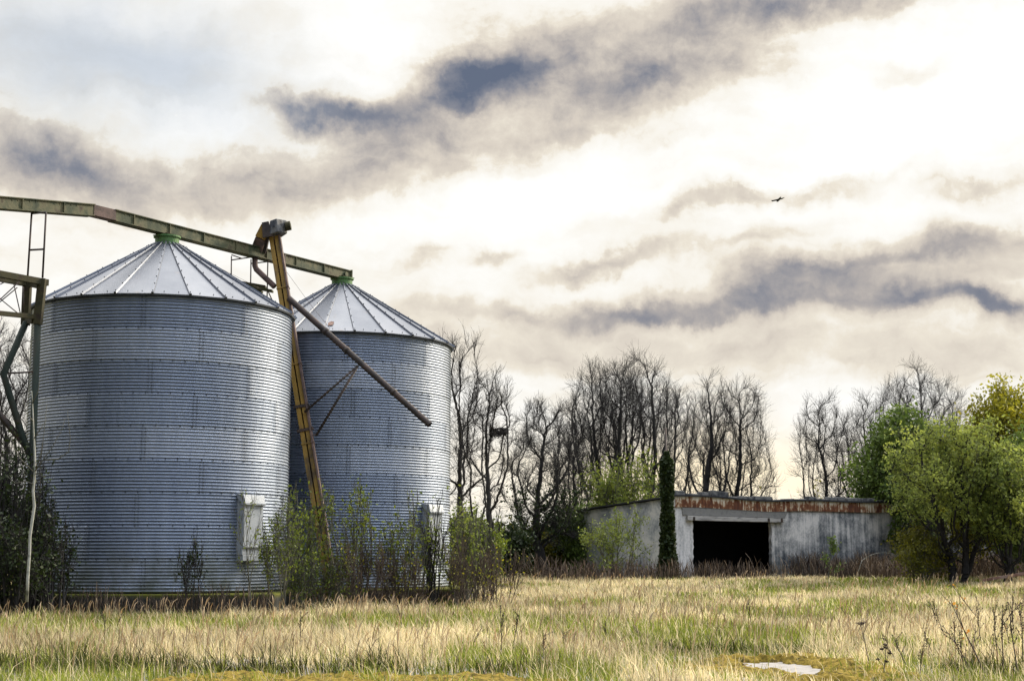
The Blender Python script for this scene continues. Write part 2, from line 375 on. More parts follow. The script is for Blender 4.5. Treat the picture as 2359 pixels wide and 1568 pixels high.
def raw_mesh(name, verts, faces, mats, parent=None, smooth=False, attrs=None, mi=None):
    """faces: list of (n,k) index arrays, k corners each"""
    me = bpy.data.meshes.new(name); verts = np.asarray(verts, np.float32).reshape(-1, 3)
    me.vertices.add(len(verts)); me.vertices.foreach_set('co', verts.ravel())
    idx = np.concatenate([np.asarray(f, np.int32).ravel() for f in faces])
    tot = np.concatenate([np.full(len(f), np.asarray(f).shape[1], np.int32) for f in faces])
    me.loops.add(len(idx)); me.loops.foreach_set('vertex_index', idx)
    me.polygons.add(len(tot)); st = np.zeros(len(tot), np.int32); st[1:] = np.cumsum(tot)[:-1]
    me.polygons.foreach_set('loop_start', st); me.polygons.foreach_set('loop_total', tot)
    for m_ in (mats if isinstance(mats, (list, tuple)) else [mats]): me.materials.append(m_)
    if mi is not None: me.polygons.foreach_set('material_index', np.asarray(mi, np.int32))
    if smooth: me.polygons.foreach_set('use_smooth', np.ones(len(tot), bool))
    for k, a in (attrs or {}).items():
        a = np.asarray(a, np.float32)
        if a.ndim == 1: me.attributes.new(k, 'FLOAT', 'POINT').data.foreach_set('value', a)
        else: me.attributes.new(k, 'FLOAT_COLOR', 'POINT').data.foreach_set('color', np.concatenate([a, np.ones((len(a), 1), np.float32)], 1).ravel())
    me.update(calc_edges=True); me.validate()
    return link(name, me, parent)

def unit(a): return a / np.maximum(np.linalg.norm(a, axis=-1, keepdims=True), 1e-9)

def tubes(P, Rd, sides):
    """many tapering tubes at once: P (B,n,3), Rd (B,n)"""
    B, n, _ = P.shape
    T = np.empty_like(P); T[:, 1:-1] = P[:, 2:] - P[:, :-2]; T[:, 0] = P[:, 1] - P[:, 0]; T[:, -1] = P[:, -1] - P[:, -2]; T = unit(T)
    ref = np.where(np.abs(T[:, :1, 2:3]) > .8, np.array([1., .1, 0]), np.array([0., .1, 1])); ref = np.broadcast_to(ref, T.shape)
    X = unit(np.cross(T, ref)); Y = np.cross(T, X)
    a = np.arange(sides) * 2 * np.pi / sides
    V = P[:, :, None] + (X[:, :, None] * np.cos(a)[:, None] + Y[:, :, None] * np.sin(a)[:, None]) * Rd[:, :, None, None]
    i = np.arange(B * n * sides).reshape(B, n, sides)
    f = np.stack([i[:, :-1], np.roll(i, -1, 2)[:, :-1], np.roll(i, -1, 2)[:, 1:], i[:, 1:]], -1).reshape(-1, 4)
    return V.reshape(-1, 3), f

def leaves(rng, C, size, flat=.0, asp=.55):
    """diamond leaves at points C"""
    n = len(C); u = unit(rng.normal(size=(n, 3))); w = rng.normal(size=(n, 3)); w[:, 2] *= (1 - flat)
    v = unit(np.cross(u, w)); s_ = size * rng.uniform(.55, 1.3, (n, 1))
    nrm = np.cross(u, v)
    V = np.stack([C - u * s_, C + v * s_ * asp + nrm * s_ * .12, C + u * s_, C - v * s_ * asp + nrm * s_ * .12], 1).reshape(-1, 3)
    return V, np.arange(n * 4).reshape(n, 4)

def vnoise(x, y, scale, seed):
    r = np.random.RandomState(seed).rand(256, 256)
    x, y = np.asarray(x) / scale + 1000, np.asarray(y) / scale + 1000
    xi, yi = np.floor(x).astype(int), np.floor(y).astype(int); fx, fy = x - xi, y - yi
    fx, fy = fx * fx * (3 - 2 * fx), fy * fy * (3 - 2 * fy)
    q = lambda a, b: r[a % 256, b % 256]
    return (q(xi, yi) * (1 - fx) + q(xi + 1, yi) * fx) * (1 - fy) + (q(xi, yi + 1) * (1 - fx) + q(xi + 1, yi + 1) * fx) * fy
def fbm(x, y, scale, seed): return .55 * vnoise(x, y, scale, seed) + .3 * vnoise(x, y, scale / 2.1, seed + 1) + .15 * vnoise(x, y, scale / 4.3, seed + 2)

def gz(x, y):
    t = np.clip((np.asarray(y, float) - 40) / 34, 0, 1); return .3 * t * t * (3 - 2 * t) + 0 * np.asarray(x)
def ground_at(px, Y):
    """point on the ground under photo column px at depth Y"""
    z = float(gz(0, Y)); x = (px - CX) / F * (Y * CP + (z - EYE) * SP); return Vector((x, Y, z))

# ------------------------------------------------------------------ ground
def make_ground():
    xs = np.concatenate([[-3000, -900, -300, -120], np.linspace(-60, 60, 161), [120, 300, 900, 3000]])
    ys = np.concatenate([[-400, -60], np.linspace(0, 130, 174), [180, 320, 700, 1500, 4000]])
    X, Y = np.meshgrid(xs, ys); Z = gz(X, Y) + (fbm(X, Y, 5, 3) - .5) * .07 * (Y > 22) * (Y < 140)
    n, m_ = X.shape; i = np.arange(n * m_).reshape(n, m_)
    f = np.stack([i[:-1, :-1], i[:-1, 1:], i[1:, 1:], i[1:, :-1]], -1).reshape(-1, 4)
    tag(raw_mesh('ground', np.stack([X, Y, Z], -1), [f], MT['ground'], smooth=True), kind='structure')
make_ground()
def make_hills():
    xs = np.linspace(-1500, 1500, 121); prof = 26 + 14 * (vnoise(xs, xs * 0, 330, 9) - .5) + 8 * (vnoise(xs, xs * 0, 90, 10) - .5)
    V = []
    for k, (y, h) in enumerate(((1500, 0), (1750, .8), (2000, 1), (2500, 0))): V.append(np.stack([xs, xs * 0 + y, prof * h], -1))
    V = np.array(V); n, m_ = V.shape[:2]; i = np.arange(n * m_).reshape(n, m_)
    f = np.stack([i[:-1, :-1], i[:-1, 1:], i[1:, 1:], i[1:, :-1]], -1).reshape(-1, 4)
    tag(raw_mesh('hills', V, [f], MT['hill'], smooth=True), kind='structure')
make_hills()

def clean(x, y):                       # how bare the concrete is swept (1 = bare)
    e = 1.3 - np.hypot((x - 3.45) / .68, (y - 19.05) / 1.2) + (fbm(x * 2.2, y, .55, 21) - .5) * 1.1
    e2 = 1.0 - np.hypot((x - 3.5) / .75, (y - 16.3) / 1.0) + (fbm(x * 2, y, .5, 22) - .5) * .8
    return np.maximum(e, e2) + (vnoise(x, y, .09, 24) - .5) * .7 + (vnoise(x, y * .6, .2, 25) - .5) * .5
def mossy(x, y):                       # >0 where moss lies on the yard concrete and no grass grows
    a = 1.0 - np.hypot((x - 3.45) / 1.0, (y - 18.9) / 1.9)
    b = np.minimum(1, (17.45 - y) * .9) - np.maximum(0, np.abs(x + 1.9) - 1.5) * 1.2
    return np.maximum(a, b) + (fbm(x, y, .8, 31) - .5) * 1.5
def make_yard():
    m_ = MB(); rng = random.Random(4); pts = []
    for k in range(60):
        a = 2 * math.pi * k / 60; pts.append((.2 + 8.5 * math.cos(a) * (1 + .04 * rng.random()), 15.2 + 6.4 * math.sin(a) * (1 + .04 * rng.random())))
    m_.prism(pts, -.25, .02)
    tag(m_.build('concrete_yard', MT['yard']), kind='structure')
    xs, ys = np.arange(-5, 6, .03), np.arange(14.5, 22.2, .05)
    X, Y = np.meshgrid(xs, ys); mo, cl = mossy(X, Y), clean(X, Y)
    h = .012 + .11 * np.clip(fbm(X, Y, .28, 41) - .25, 0, 1) + .05 * vnoise(X, Y, .09, 44)
    Z = np.where((mo > -.25) & (cl < .42), .02 + h * np.clip((.42 - cl) * 4, 0, 1) * np.clip((mo + .25) * 4, 0, 1) - .004, -.02)
    n, q = X.shape; i = np.arange(n * q).reshape(n, q)
    f = np.stack([i[:-1, :-1], i[:-1, 1:], i[1:, 1:], i[1:, :-1]], -1).reshape(-1, 4)
    keep = (Z.ravel()[f].max(1) > -.01); f = f[keep]
    used = np.unique(f); rem = np.full(n * q, -1); rem[used] = np.arange(len(used))
    tag(raw_mesh('moss', np.stack([X, Y, Z], -1).reshape(-1, 3)[used], [rem[f]], MT['mossgold'], smooth=False), kind='stuff')
make_yard()

# ------------------------------------------------------------------ silos
SR, SH, ER = 3.49, 7.47, 3.61
S1, S2 = Vector((-9.643, 40.706, .525)), Vector((-5.453, 46.909, .505))
def make_silo_meshes():
    nth, per = 300, 12; pitch = SH / 90; nz = 90 * per
    z = np.arange(nz + 1) * SH / nz; a = np.arange(nth) * 2 * np.pi / nth
    r = SR + .0175 * np.cos(2 * np.pi * z / pitch + np.pi)
    ring = np.minimum((z / .83).astype(int), 8)
    r = r + .006 * (ring % 2)                                   # lapped rings
    A, Z = np.meshgrid(a, z); Rr = np.broadcast_to(r[:, None], A.shape)
    V = np.stack([Rr * np.cos(A), Rr * np.sin(A), Z], -1).reshape(-1, 3)
    i = np.arange((nz + 1) * nth).reshape(nz + 1, nth); j = np.roll(i, -1, 1)
    f = np.stack([i[:-1], j[:-1], j[1:], i[1:]], -1).reshape(-1, 4)
    rng = np.random.RandomState(5); tint = np.zeros_like(A)
    nsheet = 8; off = [(k % 2) * .5 + (k % 3) * .04 for k in range(9)]
    tv = rng.rand(9, nsheet)
    sh = ((A / (2 * np.pi) * nsheet + np.array(off)[ring][:, None]).astype(int)) % nsheet
    tint = tv[ring][np.arange(nz + 1)[:, None], sh]
    # bolts: rows along the ring laps, pairs down each sheet joint
    bv, bf = [], []
    def bolts(ang, zz, s_):
        ang, zz = np.asarray(ang, float), np.asarray(zz, float); n = len(ang)
        R0 = SR + .012; R1 = SR + .036
        c = np.stack([np.cos(ang), np.sin(ang)], -1); t = np.stack([-np.sin(ang), np.cos(ang)], -1)
        q = []
        for rr, k in ((R0, 1.0), (R1, .75)):
            for sx, sz in ((-1, -1), (1, -1), (1, 1), (-1, 1)):
                q.append(np.concatenate([c * rr + t * sx * s_ * k, (zz + sz * s_ * k)[:, None]], 1))
        q = np.stack(q, 1); b = len(V) + sum(len(x) for x in bv); bv.append(q.reshape(-1, 3))
        o = b + np.arange(n)[:, None] * 8
        for k in ((4, 5, 6, 7), (0, 1, 5, 4), (1, 2, 6, 5), (2, 3, 7, 6), (3, 0, 4, 7)): bf.append(o + np.array(k))
    for k in range(1, 9):
        aa = np.arange(72) * 2 * np.pi / 72 + .01 * k; bolts(aa, np.full(72, k * .83 + .0), .014)
    for k in range(9):
        for s_ in range(nsheet):
            a0 = (s_ - off[k]) / nsheet * 2 * np.pi
            zz = k * .83 + (np.arange(10) + .5) * .083 - .02
            bolts(np.full(10, a0 - .012), zz, .012); bolts(np.full(10, a0 + .014), zz, .012)
    nb = sum(len(x) for x in bv)
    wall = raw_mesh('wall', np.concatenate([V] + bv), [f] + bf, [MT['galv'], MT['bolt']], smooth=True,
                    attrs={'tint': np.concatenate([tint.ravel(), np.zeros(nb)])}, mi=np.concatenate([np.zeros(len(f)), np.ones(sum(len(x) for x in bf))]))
    # roof
    m_ = MB(); N = 24; tints = []
    rr = random.Random(7)
    def P(r_, z_, a_): return (r_ * math.cos(a_), r_ * math.sin(a_), z_)
    z0, z1, rt = SH + .03, SH + 2.02, .34
    def zr(r_): return z0 + (z1 - z0) * (ER - r_) / (ER - rt)
    for k in range(N):
        a0, a1 = 2 * math.pi * k / N, 2 * math.pi * (k + 1) / N; tv_ = rr.random()
        rad = [ER, 2.6, 1.5, rt]; ids = []
        for q in rad: ids.append((m_.vert(P(q, zr(q), a0)), m_.vert(P(q, zr(q), a1)))); tints += [tv_, tv_]
        for a_, b_ in zip(ids, ids[1:]): m_.face((a_[0], a_[1], b_[1], b_[0]))
        # eave lip and soffit
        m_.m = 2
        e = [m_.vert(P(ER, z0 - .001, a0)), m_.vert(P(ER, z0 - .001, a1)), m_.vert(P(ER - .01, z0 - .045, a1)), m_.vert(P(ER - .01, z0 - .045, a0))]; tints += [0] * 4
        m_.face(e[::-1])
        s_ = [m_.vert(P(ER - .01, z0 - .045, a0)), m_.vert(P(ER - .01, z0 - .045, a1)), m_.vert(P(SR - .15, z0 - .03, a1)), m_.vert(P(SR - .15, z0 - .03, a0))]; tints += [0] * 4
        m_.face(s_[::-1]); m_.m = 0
        # standing rib
        c, s2 = math.cos(a0), math.sin(a0); t = Vector((-s2, c, 0)); up = Vector((c * (z1 - z0), s2 * (z1 - z0), ER - rt)).normalized()
        A0, B0 = Vector(P(ER + .012, zr(ER + .012) - .002, a0)), Vector(P(rt, zr(rt), a0)); hw = .038
        q = [A0 - t * hw, A0 + t * hw, B0 + t * hw * .6, B0 - t * hw * .6]; tl = [x + up * .05 for x in q]
        tl = [tl[0] + t * .012, tl[1] - t * .012, tl[2] - t * .006, tl[3] + t * .006]
        b = len(m_.v); m_.v += [tuple(x) for x in q + tl]; tints += [tv_ * .5 + .5] * 8
        for w in ((4, 5, 6, 7), (3, 7, 6, 2)): m_.face([b + y for y in w])
        for w in ((1, 2, 6, 5), (0, 4, 7, 3)): m_.face([b + y for y in w])
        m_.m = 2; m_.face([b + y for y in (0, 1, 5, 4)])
        m_.m = 1
        def bolt(p, u, t_, n_, s0):
            b2 = len(m_.v); 
            for h in (0, .022):
                for sx, sy in ((-1, -1), (1, -1), (1, 1), (-1, 1)): m_.v.append(tuple(p + u * sx * s0 + t_ * sy * s0 + n_ * h)); tints.append(0)
            for w in ((4, 5, 6, 7), (0, 1, 5, 4), (1, 2, 6, 5), (2, 3, 7, 6), (3, 0, 4, 7)): m_.face([b2 + y for y in w])
        u = (B0 - A0).normalized()
        for kk in range(8): bolt(A0 + (B0 - A0) * (.02 + kk * .132) + up * .049, u, t, up, .011)
        am = a0 + math.pi / N
        for fr in (.3, .7):
            aa = a0 + 2 * math.pi / N * fr; rq = (ER - .10) * (1 - .004); x_ = Vector(P(rq * math.cos(math.pi / N) / math.cos(aa - am), zr(rq) + .004, aa))
            bolt(x_, Vector((math.cos(am), math.sin(am), -(z1 - z0) / (ER - rt))).normalized(), Vector((-math.sin(am), math.cos(am), 0)), Vector((math.cos(am) * (z1 - z0), math.sin(am) * (z1 - z0), ER - rt)).normalized(), .009)
        m_.m = 0
    roof = m_.build('roof', [MT['roof'], MT['bolt'], MT['eave']])
    roof.data.attributes.new('tint', 'FLOAT', 'POINT').data.foreach_set('value', tints)
    m_ = MB(); m_.lathe([(rt + .05, z1 - .05), (rt + .03, z1 - .01), (rt - .01, z1), (rt - .01, z1 + .2), (rt + .035, z1 + .205), (rt + .035, z1 + .25), (.05, z1 + .26)], 28)
    collar = m_.build('collar', MT['collar'], smooth=False)
    # hatch facing +x : frame box, top cap, panel, lower box
    m_ = MB(); x = SR
    m_.box((x - .12, -.33, .93), (x + .20, .33, 2.44))
    hb = m_.build('hatch', MT['hatch'], bevel=.012)
    m_ = MB(); m_.box((x + .203, -.335, 1.10), (x + .245, .335, 2.19)); m_.box((x + .248, -.31, 1.12), (x + .262, .31, 1.17))
    door = m_.build('hatch_door', MT['hatch'], bevel=.008)
    m_ = MB(); m_.hexa([(x + .19, -.36, 2.19), (x + .30, -.36, 2.19), (x + .30, .36, 2.19), (x + .19, .36, 2.19),
                        (x - .1, -.36, 2.50), (x + .25, -.36, 2.45), (x + .25, .36, 2.45), (x - .1, .36, 2.50)])
    m_.box((x + .302, -.36, 2.20), (x + .315, .36, 2.26))
    cap = m_.build('hatch_hood', MT['hatch'], bevel=.01)
    m_ = MB(); m_.box((x - .1, -.31, .78), (x + .215, .27, .928)); low = m_.build('hatch_chute', MT['hatch'], bevel=.01)
    return dict(wall=wall, roof=roof, collar=collar, hatch=hb, door=door, cap=cap, low=low)
SM = make_silo_meshes()
def hatch_angle(c, px, py):
    d = ray(px, py); d.z = 0; d.normalize(); o = -Vector((c.x, c.y, 0)); b = o.dot(d); q = b * b - (o.length_squared - SR * SR)
    p = o + d * (-b - math.sqrt(q)); return math.atan2(p.y, p.x)
silo1 = thing('grain_silo', S1, 'nearer and larger corrugated grain silo at the left, with a conical ribbed roof', 'silo', 'corrugated grain silos', hatch_angle(S1, 568, 1215))
SM['wall'].parent = silo1; SM['roof'].parent = silo1; SM['collar'].parent = SM['roof']; SM['hatch'].parent = silo1
for k in ('door', 'cap', 'low'): SM[k].parent = SM['hatch']
silo2 = silo1.copy(); COL.objects.link(silo2); silo2.location = S2; silo2.rotation_euler = (0, 0, hatch_angle(S2, 988, 1217))
silo2['label'] = 'farther corrugated grain silo behind the slanting pipe, bushes round its foot'
cp = {}
for k in ('wall', 'roof', 'hatch', 'collar', 'door', 'cap', 'low'):
    c = SM[k].copy(); COL.objects.link(c); cp[k] = c
    c.parent = {'collar': cp.get('roof'), 'door': cp.get('hatch'), 'cap': cp.get('hatch'), 'low': cp.get('hatch')}.get(k, silo2)
# a torn rusty patch on the farther roof
_p = S2 + Vector((-.05, -1, 0)).normalized() * 0
m_ = MB(); aa = math.atan2(-3.2, .05); rq = 3.25
def rp(r_, a_, h): 
    z = SH + .03 + (2.02 - .03) * (ER - r_) / (ER - .34); return (r_ * math.cos(a_), r_ * math.sin(a_), z + h)
for (r_, da) in ((3.32, -.02), (3.30, .02), (3.10, .03), (3.05, .0), (3.16, -.025)): m_.vert(rp(r_ * .995, aa + da, .012))
for (r_, da) in ((3.32, -.02), (3.30, .02), (3.10, .03), (3.05, .0), (3.16, -.025)): m_.vert(rp(r_ * .995, aa + da, .02))
m_.face((0, 1, 2, 3, 4)[::-1]); m_.face((5, 6, 7, 8, 9))
for k in range(5): m_.face((k, (k + 1) % 5, 5 + (k + 1) % 5, 5 + k))
o = m_.build('rust_patch', MT['rusty'], cp['roof']); o.rotation_euler = (0, 0, -silo2.rotation_euler.z)

m_ = MB(); m_.prism([(-13.7, 37.0), (-5.85, 37.05), (-5.85, 43.1), (-1.3, 43.15), (-1.3, 50.9), (-9.4, 50.9), (-9.4, 44.7), (-13.7, 44.7)], -.3, .50)
tag(m_.build('concrete_foundation', MT['found'], bevel=.03), 'mossy concrete foundation slab under both silos', 'foundation')

# ------------------------------------------------------------------ overhead conveyor
ZC = 8.95 + EYE
d12 = (Vector((S2.x, S2.y, 0)) - Vector((S1.x, S1.y, 0))).normalized(); A1 = Vector((S1.x, S1.y, ZC))
def on(u, z=0): return A1 + d12 * u + Vector((0, 0, z))
conv = thing('overhead_conveyor', on(0), 'long rusty green conveyor trough running over the tops of both silos', 'conveyor')
def local(o, p): return Vector(p) - o.location
def trough(a, b, name, mt, rib=1.3):
    a, b = local(conv, a), local(conv, b); m_ = MB(); m_.bar(a, b, .26, .27)
    m_.bar(a + Vector((0, 0, .145)), b + Vector((0, 0, .145)), .34, .025); m_.bar(a - Vector((0, 0, .148)), b - Vector((0, 0, .148)), .32, .025)
    L = (b - a).length; n = int(L / rib); d = (b - a).normalized(); x = d.cross(Vector((0, 0, 1))).normalized()
    for k in range(n + 1):
        p = a + d * (k + .5) * rib
        if (p - a).length > L - .1: break
        for s_ in (-1, 1): m_.bar(p + x * s_ * .14 - Vector((0, 0, .13)), p + x * s_ * .14 + Vector((0, 0, .13)), .05, .022, up=d)
        for s_ in (-1, 1):
            for q in range(5): m_.bar(p + x * s_ * .131 + d * (.18 * q - .3) + Vector((0, 0, .08)), p + x * s_ * .139 + d * (.18 * q - .3) + Vector((0, 0, .08)), .03, .03)
    return m_.build(name, mt, conv)
K = on(-2.2, .12); K0 = on(-1.2, .06)
endp = on(7.75, .02)
trough(on(-2.0, .13), endp, 'trough', MT['greenp'])
lefta = on(-9.5, -.75)
trough(lefta, on(-2.7, .13), 'trough', MT['greenp'])
m_ = MB(); m_.bar(local(conv, on(-2.72, .13)), local(conv, on(-1.98, .13)), .285, .285); m_.build('bend_section', MT['brown'], conv)
m_ = MB(); m_.bar(local(conv, endp), local(conv, endp + d12 * .04), .36, .36); m_.tube([local(conv, endp - d12 * .25 + d12.cross(Vector((0, 0, 1))) * .13), local(conv, endp - d12 * .25 + d12.cross(Vector((0, 0, 1))) * .18)], .075, 12)
m_.build('end_plate', MT['greenp'], conv)
for sc, u in ((S1, 0.0), (S2, 7.485)):
    m_ = MB(); top = local(conv, on(u, -.16)); zb = sc.z + SH + 2.02 + .262 - conv.location.z
    m_.bar(top, Vector((top.x, top.y, zb + .012)), .30, .30, up=d12, w2=.44, h2=.44); m_.bar(Vector((top.x, top.y, zb)), Vector((top.x, top.y, zb + .02)), .56, .56, up=d12)
    m_.build('outlet_spout', MT['oliveb'], conv)
# light ladder frame hanging below the left span down to the truss
tw_d = d12
def pipe(o, pts, r, name, mt, n=8): 
    m_ = MB(); m_.tube([local(o, p) for p in pts], r, n); return m_.build(name, mt, o, smooth=True)

# ------------------------------------------------------------------ left support tower with catwalk truss
TB = at(62, 1372, 36.5); TB.z = 0
tower = thing('support_tower', TB, 'rusty dark green steel support tower with a trussed catwalk at the left edge', 'tower')
ptop = at(98, 642, 36.5); pb = Vector((TB.x, TB.y, 0))
jl = at(87, 738, 36.5)
pipe(tower, [pb, jl], .085, 'post', MT['darkgreen'], 12)
def tbar(a, b, w, h, name, mt=MT['oliveb']):
    m_ = MB(); m_.bar(local(tower, a), local(tower, b), w, h); return m_.build(name, mt, tower, bevel=.006)
tbar(jl + Vector((0, 0, -.1)), ptop, .19, .19, 'upright')
q0 = at(59, 738, 37.1); q1 = at(63, 652, 37.1)
tbar(q0 + Vector((0, 0, -.12)), q1 + Vector((0, 0, .1)), .19, .19, 'upright')
u_ = -d12
tbar(ptop + Vector((.09, .13, -.08)), ptop + u_ * 5 + Vector((0, 0, -.08)), .11, .16, 'top_chord')
tbar(q1 + Vector((0, 0, -.02)), q1 + u_ * 5 + Vector((0, 0, -.02)), .11, .14, 'top_chord')
tbar(ptop + Vector((-.06, 0, -.2)), q1 + Vector((.06, 0, -.03)), .08, .12, 'cross_bar')
tbar(jl + Vector((-.1, .0, .03)), q0 + Vector((.0, 0, .03)), .11, .22, 'cross_bar')
lc = at(95, 731, 36.6)
tbar(lc, lc + u_ * 5 + Vector((0, 0, -.25)), .07, .12, 'bottom_chord')
for a, b in (((32, 655), (48, 727)), ((84 - 30, 660), (54, 727)), ((-40, 655), (48, 727)), ((0, 690), (48, 645)), ((0, 655), (10, 650)), ((40, 662), (-30, 720))):
    pipe(tower, [at(*a, 36.4), at(*b, 36.4)], .014, 'tie_rod', MT['pipe'], 6)
pipe(tower, [at(60, 742, 36.9), at(8, 862, 36.4), at(24, 915, 36.4), at(50, 1000, 36.5), at(74, 1062, 36.5)], .085, 'brace', MT['darkgreen'], 10)
pipe(tower, [at(-60, 905, 36.6), at(0, 955, 36.6), at(60, 1028, 36.5)], .075, 'brace', MT['pipe'], 10)
pipe(tower, [at(-40, 862, 36.45), at(84, 856, 36.45)], .025, 'cross_rail', MT['pipe'], 6)
# hanger frame between truss and conveyor
for a, b in (((63, 648), (73, 490)), ((98, 640), (106, 489)), ((66, 576), (102, 574)), ((73, 492), (106, 489))):
    pipe(tower, [at(*a, 36.9), at(*b, 36.9)], .026, 'hanger_bar', MT['pipe'], 8)

# ------------------------------------------------------------------ bucket elevator between the silos
EB = at(762, 1372, 42.0); EB.z = 0
elev = thing('bucket_elevator', EB, 'leaning yellow bucket elevator between the silos with a grey head box', 'elevator')
ef = at(757, 1330, 42.0); et = at(631.5, 548, 43.55); ex = et + (et - ef).normalized() * .1
ax = (et - ef).normalized(); side = ax.cross(Vector((0, 1, 0))).normalized(); fr = side.cross(ax).normalized()
if side.x < 0: side = -side
ef2 = ef - ax * .9
def ebar(off, w, d_, name, mt, a=ef2, b=ex):
    m_ = MB(); m_.bar(local(elev, a + off), local(elev, b + off), w, d_, up=Vector((0, 1, 0))); 
    L = (b - a).length; n = int(L / 2.4)
    for k in range(1, n + 1):
        p = local(elev, a + off + (b - a).normalized() * (k * 2.4)); m_.bar(p - ax * .02, p + ax * .02, w + .035, d_ + .035, up=Vector((0, 1, 0)))
    return m_.build(name, mt, elev, bevel=.004)
ebar(side * -.085, .125, .17, 'trunk', MT['yellow']); ebar(side * .075, .115, .17, 'trunk', MT['yellow'])
ebar(side * .165, .055, .26, 'side_rail', MT['brown'])
ebar(fr * .0 + Vector((0, .13, 0)), .24, .05, 'back_plate', MT['brown'])
for yy in (949, 1178, 1003):
    t = (yy - 548) / (1330 - 548); p = et + (ef - et) * t; m_ = MB(); m_.bar(local(elev, p - side * .22), local(elev, p + side * .24), .08, .24, up=Vector((0, 1, 0)))
    m_.build('clamp_band', MT['pipe'], elev)
# head
def epx(x, y, Y=43.5): return local(elev, at(x, y, Y))
m_ = MB()
front = [epx(*p, 43.3) for p in ((619, 546), (640, 534), (642, 506), (622, 511))]; rear = [epx(*p, 43.6) for p in ((646, 551), (667, 532), (664, 510), (644, 504))]
fa = [epx(619, 541, 43.25), epx(640, 533, 43.2), epx(662, 538, 43.5), epx(644, 550, 43.8)]
fb = [epx(621, 509, 43.3), epx(636, 503, 43.2), epx(661, 508, 43.5), epx(640, 505, 43.8)]
m_.hexa(fa + fb); m_.build('head_box', MT['greyhead'], elev, bevel=.02)
m_ = MB(); c = at(662, 521, 43.42); m_.tube([local(elev, c - side * .06), local(elev, c + side * .10)], .14, 16); m_.build('drive_cover', MT['oliveb'], elev, bevel=.012)
m_ = MB(); c = at(630, 521, 43.2); m_.tube([local(elev, c), local(elev, c + Vector((0, -.04, 0)))], .03, 10); m_.build('shaft_end', MT['bolt'], elev)
m_ = MB(); m_.bar(epx(617, 546, 43.3), epx(611, 512, 43.3), .30, .10, up=Vector((0, 1, 0)), w2=.2); 
m_.build('head_flange', MT['pipe'], elev)
m_ = MB(); m_.bar(epx(613, 520, 43.4), epx(601, 548, 43.5), .26, .22, up=Vector((0, 1, 0)), w2=.3, h2=.3); m_.build('chute', MT['yellow'], elev, bevel=.008)
m_ = MB(); m_.bar(epx(602.5, 546, 43.5), epx(594, 576, 43.8), .29, .28, up=Vector((0, 1, 0)), w2=.36, h2=.36); m_.build('chute', MT['brown'], elev, bevel=.008)
m_ = MB(); m_.bar(epx(616, 540, 43.6), epx(607, 582, 43.8), .15, .15, up=Vector((0, 1, 0))); m_.build('chute_back', MT['pipe'], elev)
pipe(elev, [at(587, 590, 43.6), at(587, 612, 43.6), at(590, 620, 43.58), at(632, 660, 43.3)], .085, 'return_pipe', MT['brown'], 12)

# work platform of mossy boards hung under the conveyor
PB = at(590, 664, 43.9)
plat = thing('work_platform', PB, 'small mossy plank platform with thin rail posts beside the elevator', 'platform')
m_ = MB()
for k, (a, b) in enumerate((((548, 654), (628, 671)), ((556, 651), (612, 661)), ((570, 663), (604, 672)))):
    m_.bar(local(plat, at(*a, 43.7 + k * .3)), local(plat, at(*b, 43.7 + k * .3)), .30, .055)
m_.build('planks', MT['mossboard'], plat)
for pts in ([(532, 668), (533, 590)], [(577, 662), (578, 597)], [(615, 685), (617, 594)], [(533, 587), (556, 595)], [(533, 599), (600, 589)], [(578, 607), (640, 600)], [(617, 670), (632, 703)], [(655, 655), (657, 585)]):
    pipe(plat, [at(*p, 43.9) for p in pts], .02, 'rail_bar', MT['pipe'], 6)
for a, b, lab in (((412, 562, 40.9), (606, 668, 43.6), 'thin wire sloping from the nearer silo top to the plank platform'), ((657, 622, 43.9), (772, 772, 43.4), 'thin wire sloping down across the farther silo roof')):
    p, q = at(*a), at(*b); m_ = MB(); mid = (p + q) / 2 - Vector((0, 0, .05)); m_.tube([p, mid, q], .005, 5)
    tag(m_.build('guy_wire', MT['brown']), lab, 'wire')

# slanting pipe with its two struts
AB = at(665, 687, 43.15)
aug = thing('discharge_pipe', AB, 'long dark rusty pipe slanting down across the farther silo', 'pipe')
pe = at(990, 978, 41.9)
m_ = MB(); m_.tube([local(aug, AB), local(aug, pe)], .092, 16, caps=False); m_.tube([local(aug, pe), local(aug, AB)], .082, 16, caps=False)
for t in (.27, .42, .75):
    p = AB + (pe - AB) * t; d = (pe - AB).normalized(); m_.tube([local(aug, p - d * .05), local(aug, p + d * .05)], .108, 16)
m_.build('pipe_barrel', MT['pipe'], aug, smooth=True)
pipe(aug, [at(824, 842, 42.5), at(701, 949, 42.55)], .032, 'strut', MT['pipe'], 8)
pipe(aug, [at(824, 842, 42.5), at(728, 1003, 42.6)], .038, 'strut', MT['pipe'], 8)
pipe(aug, [at(731, 1001, 42.6), at(700, 1003, 42.6)], .025, 'strut_foot', MT['pipe'], 8)

# ------------------------------------------------------------------ concrete shed
C0 = Vector((8.2, 75.0, .3)); SD = math.atan2(.523, .852)
shed = thing('concrete_shed', C0, 'low derelict concrete shed with a wide black doorway and rusty roof edge', 'shed', None, SD)
# local frame: x along the front, y to the back, z up from ground; corner at origin
LX, LY, HW = 31.0, 9.0, 3.62
O0, O1, OH = 1.10, 6.35, 2.92
m_ = MB(); m_.box((O1, 0, -.3), (LX, .28, HW)); m_.box((O0 - .001, 0.002, OH + .05), (O1 + .001, .28, HW)); m_.build('front_wall', MT['render'], shed)
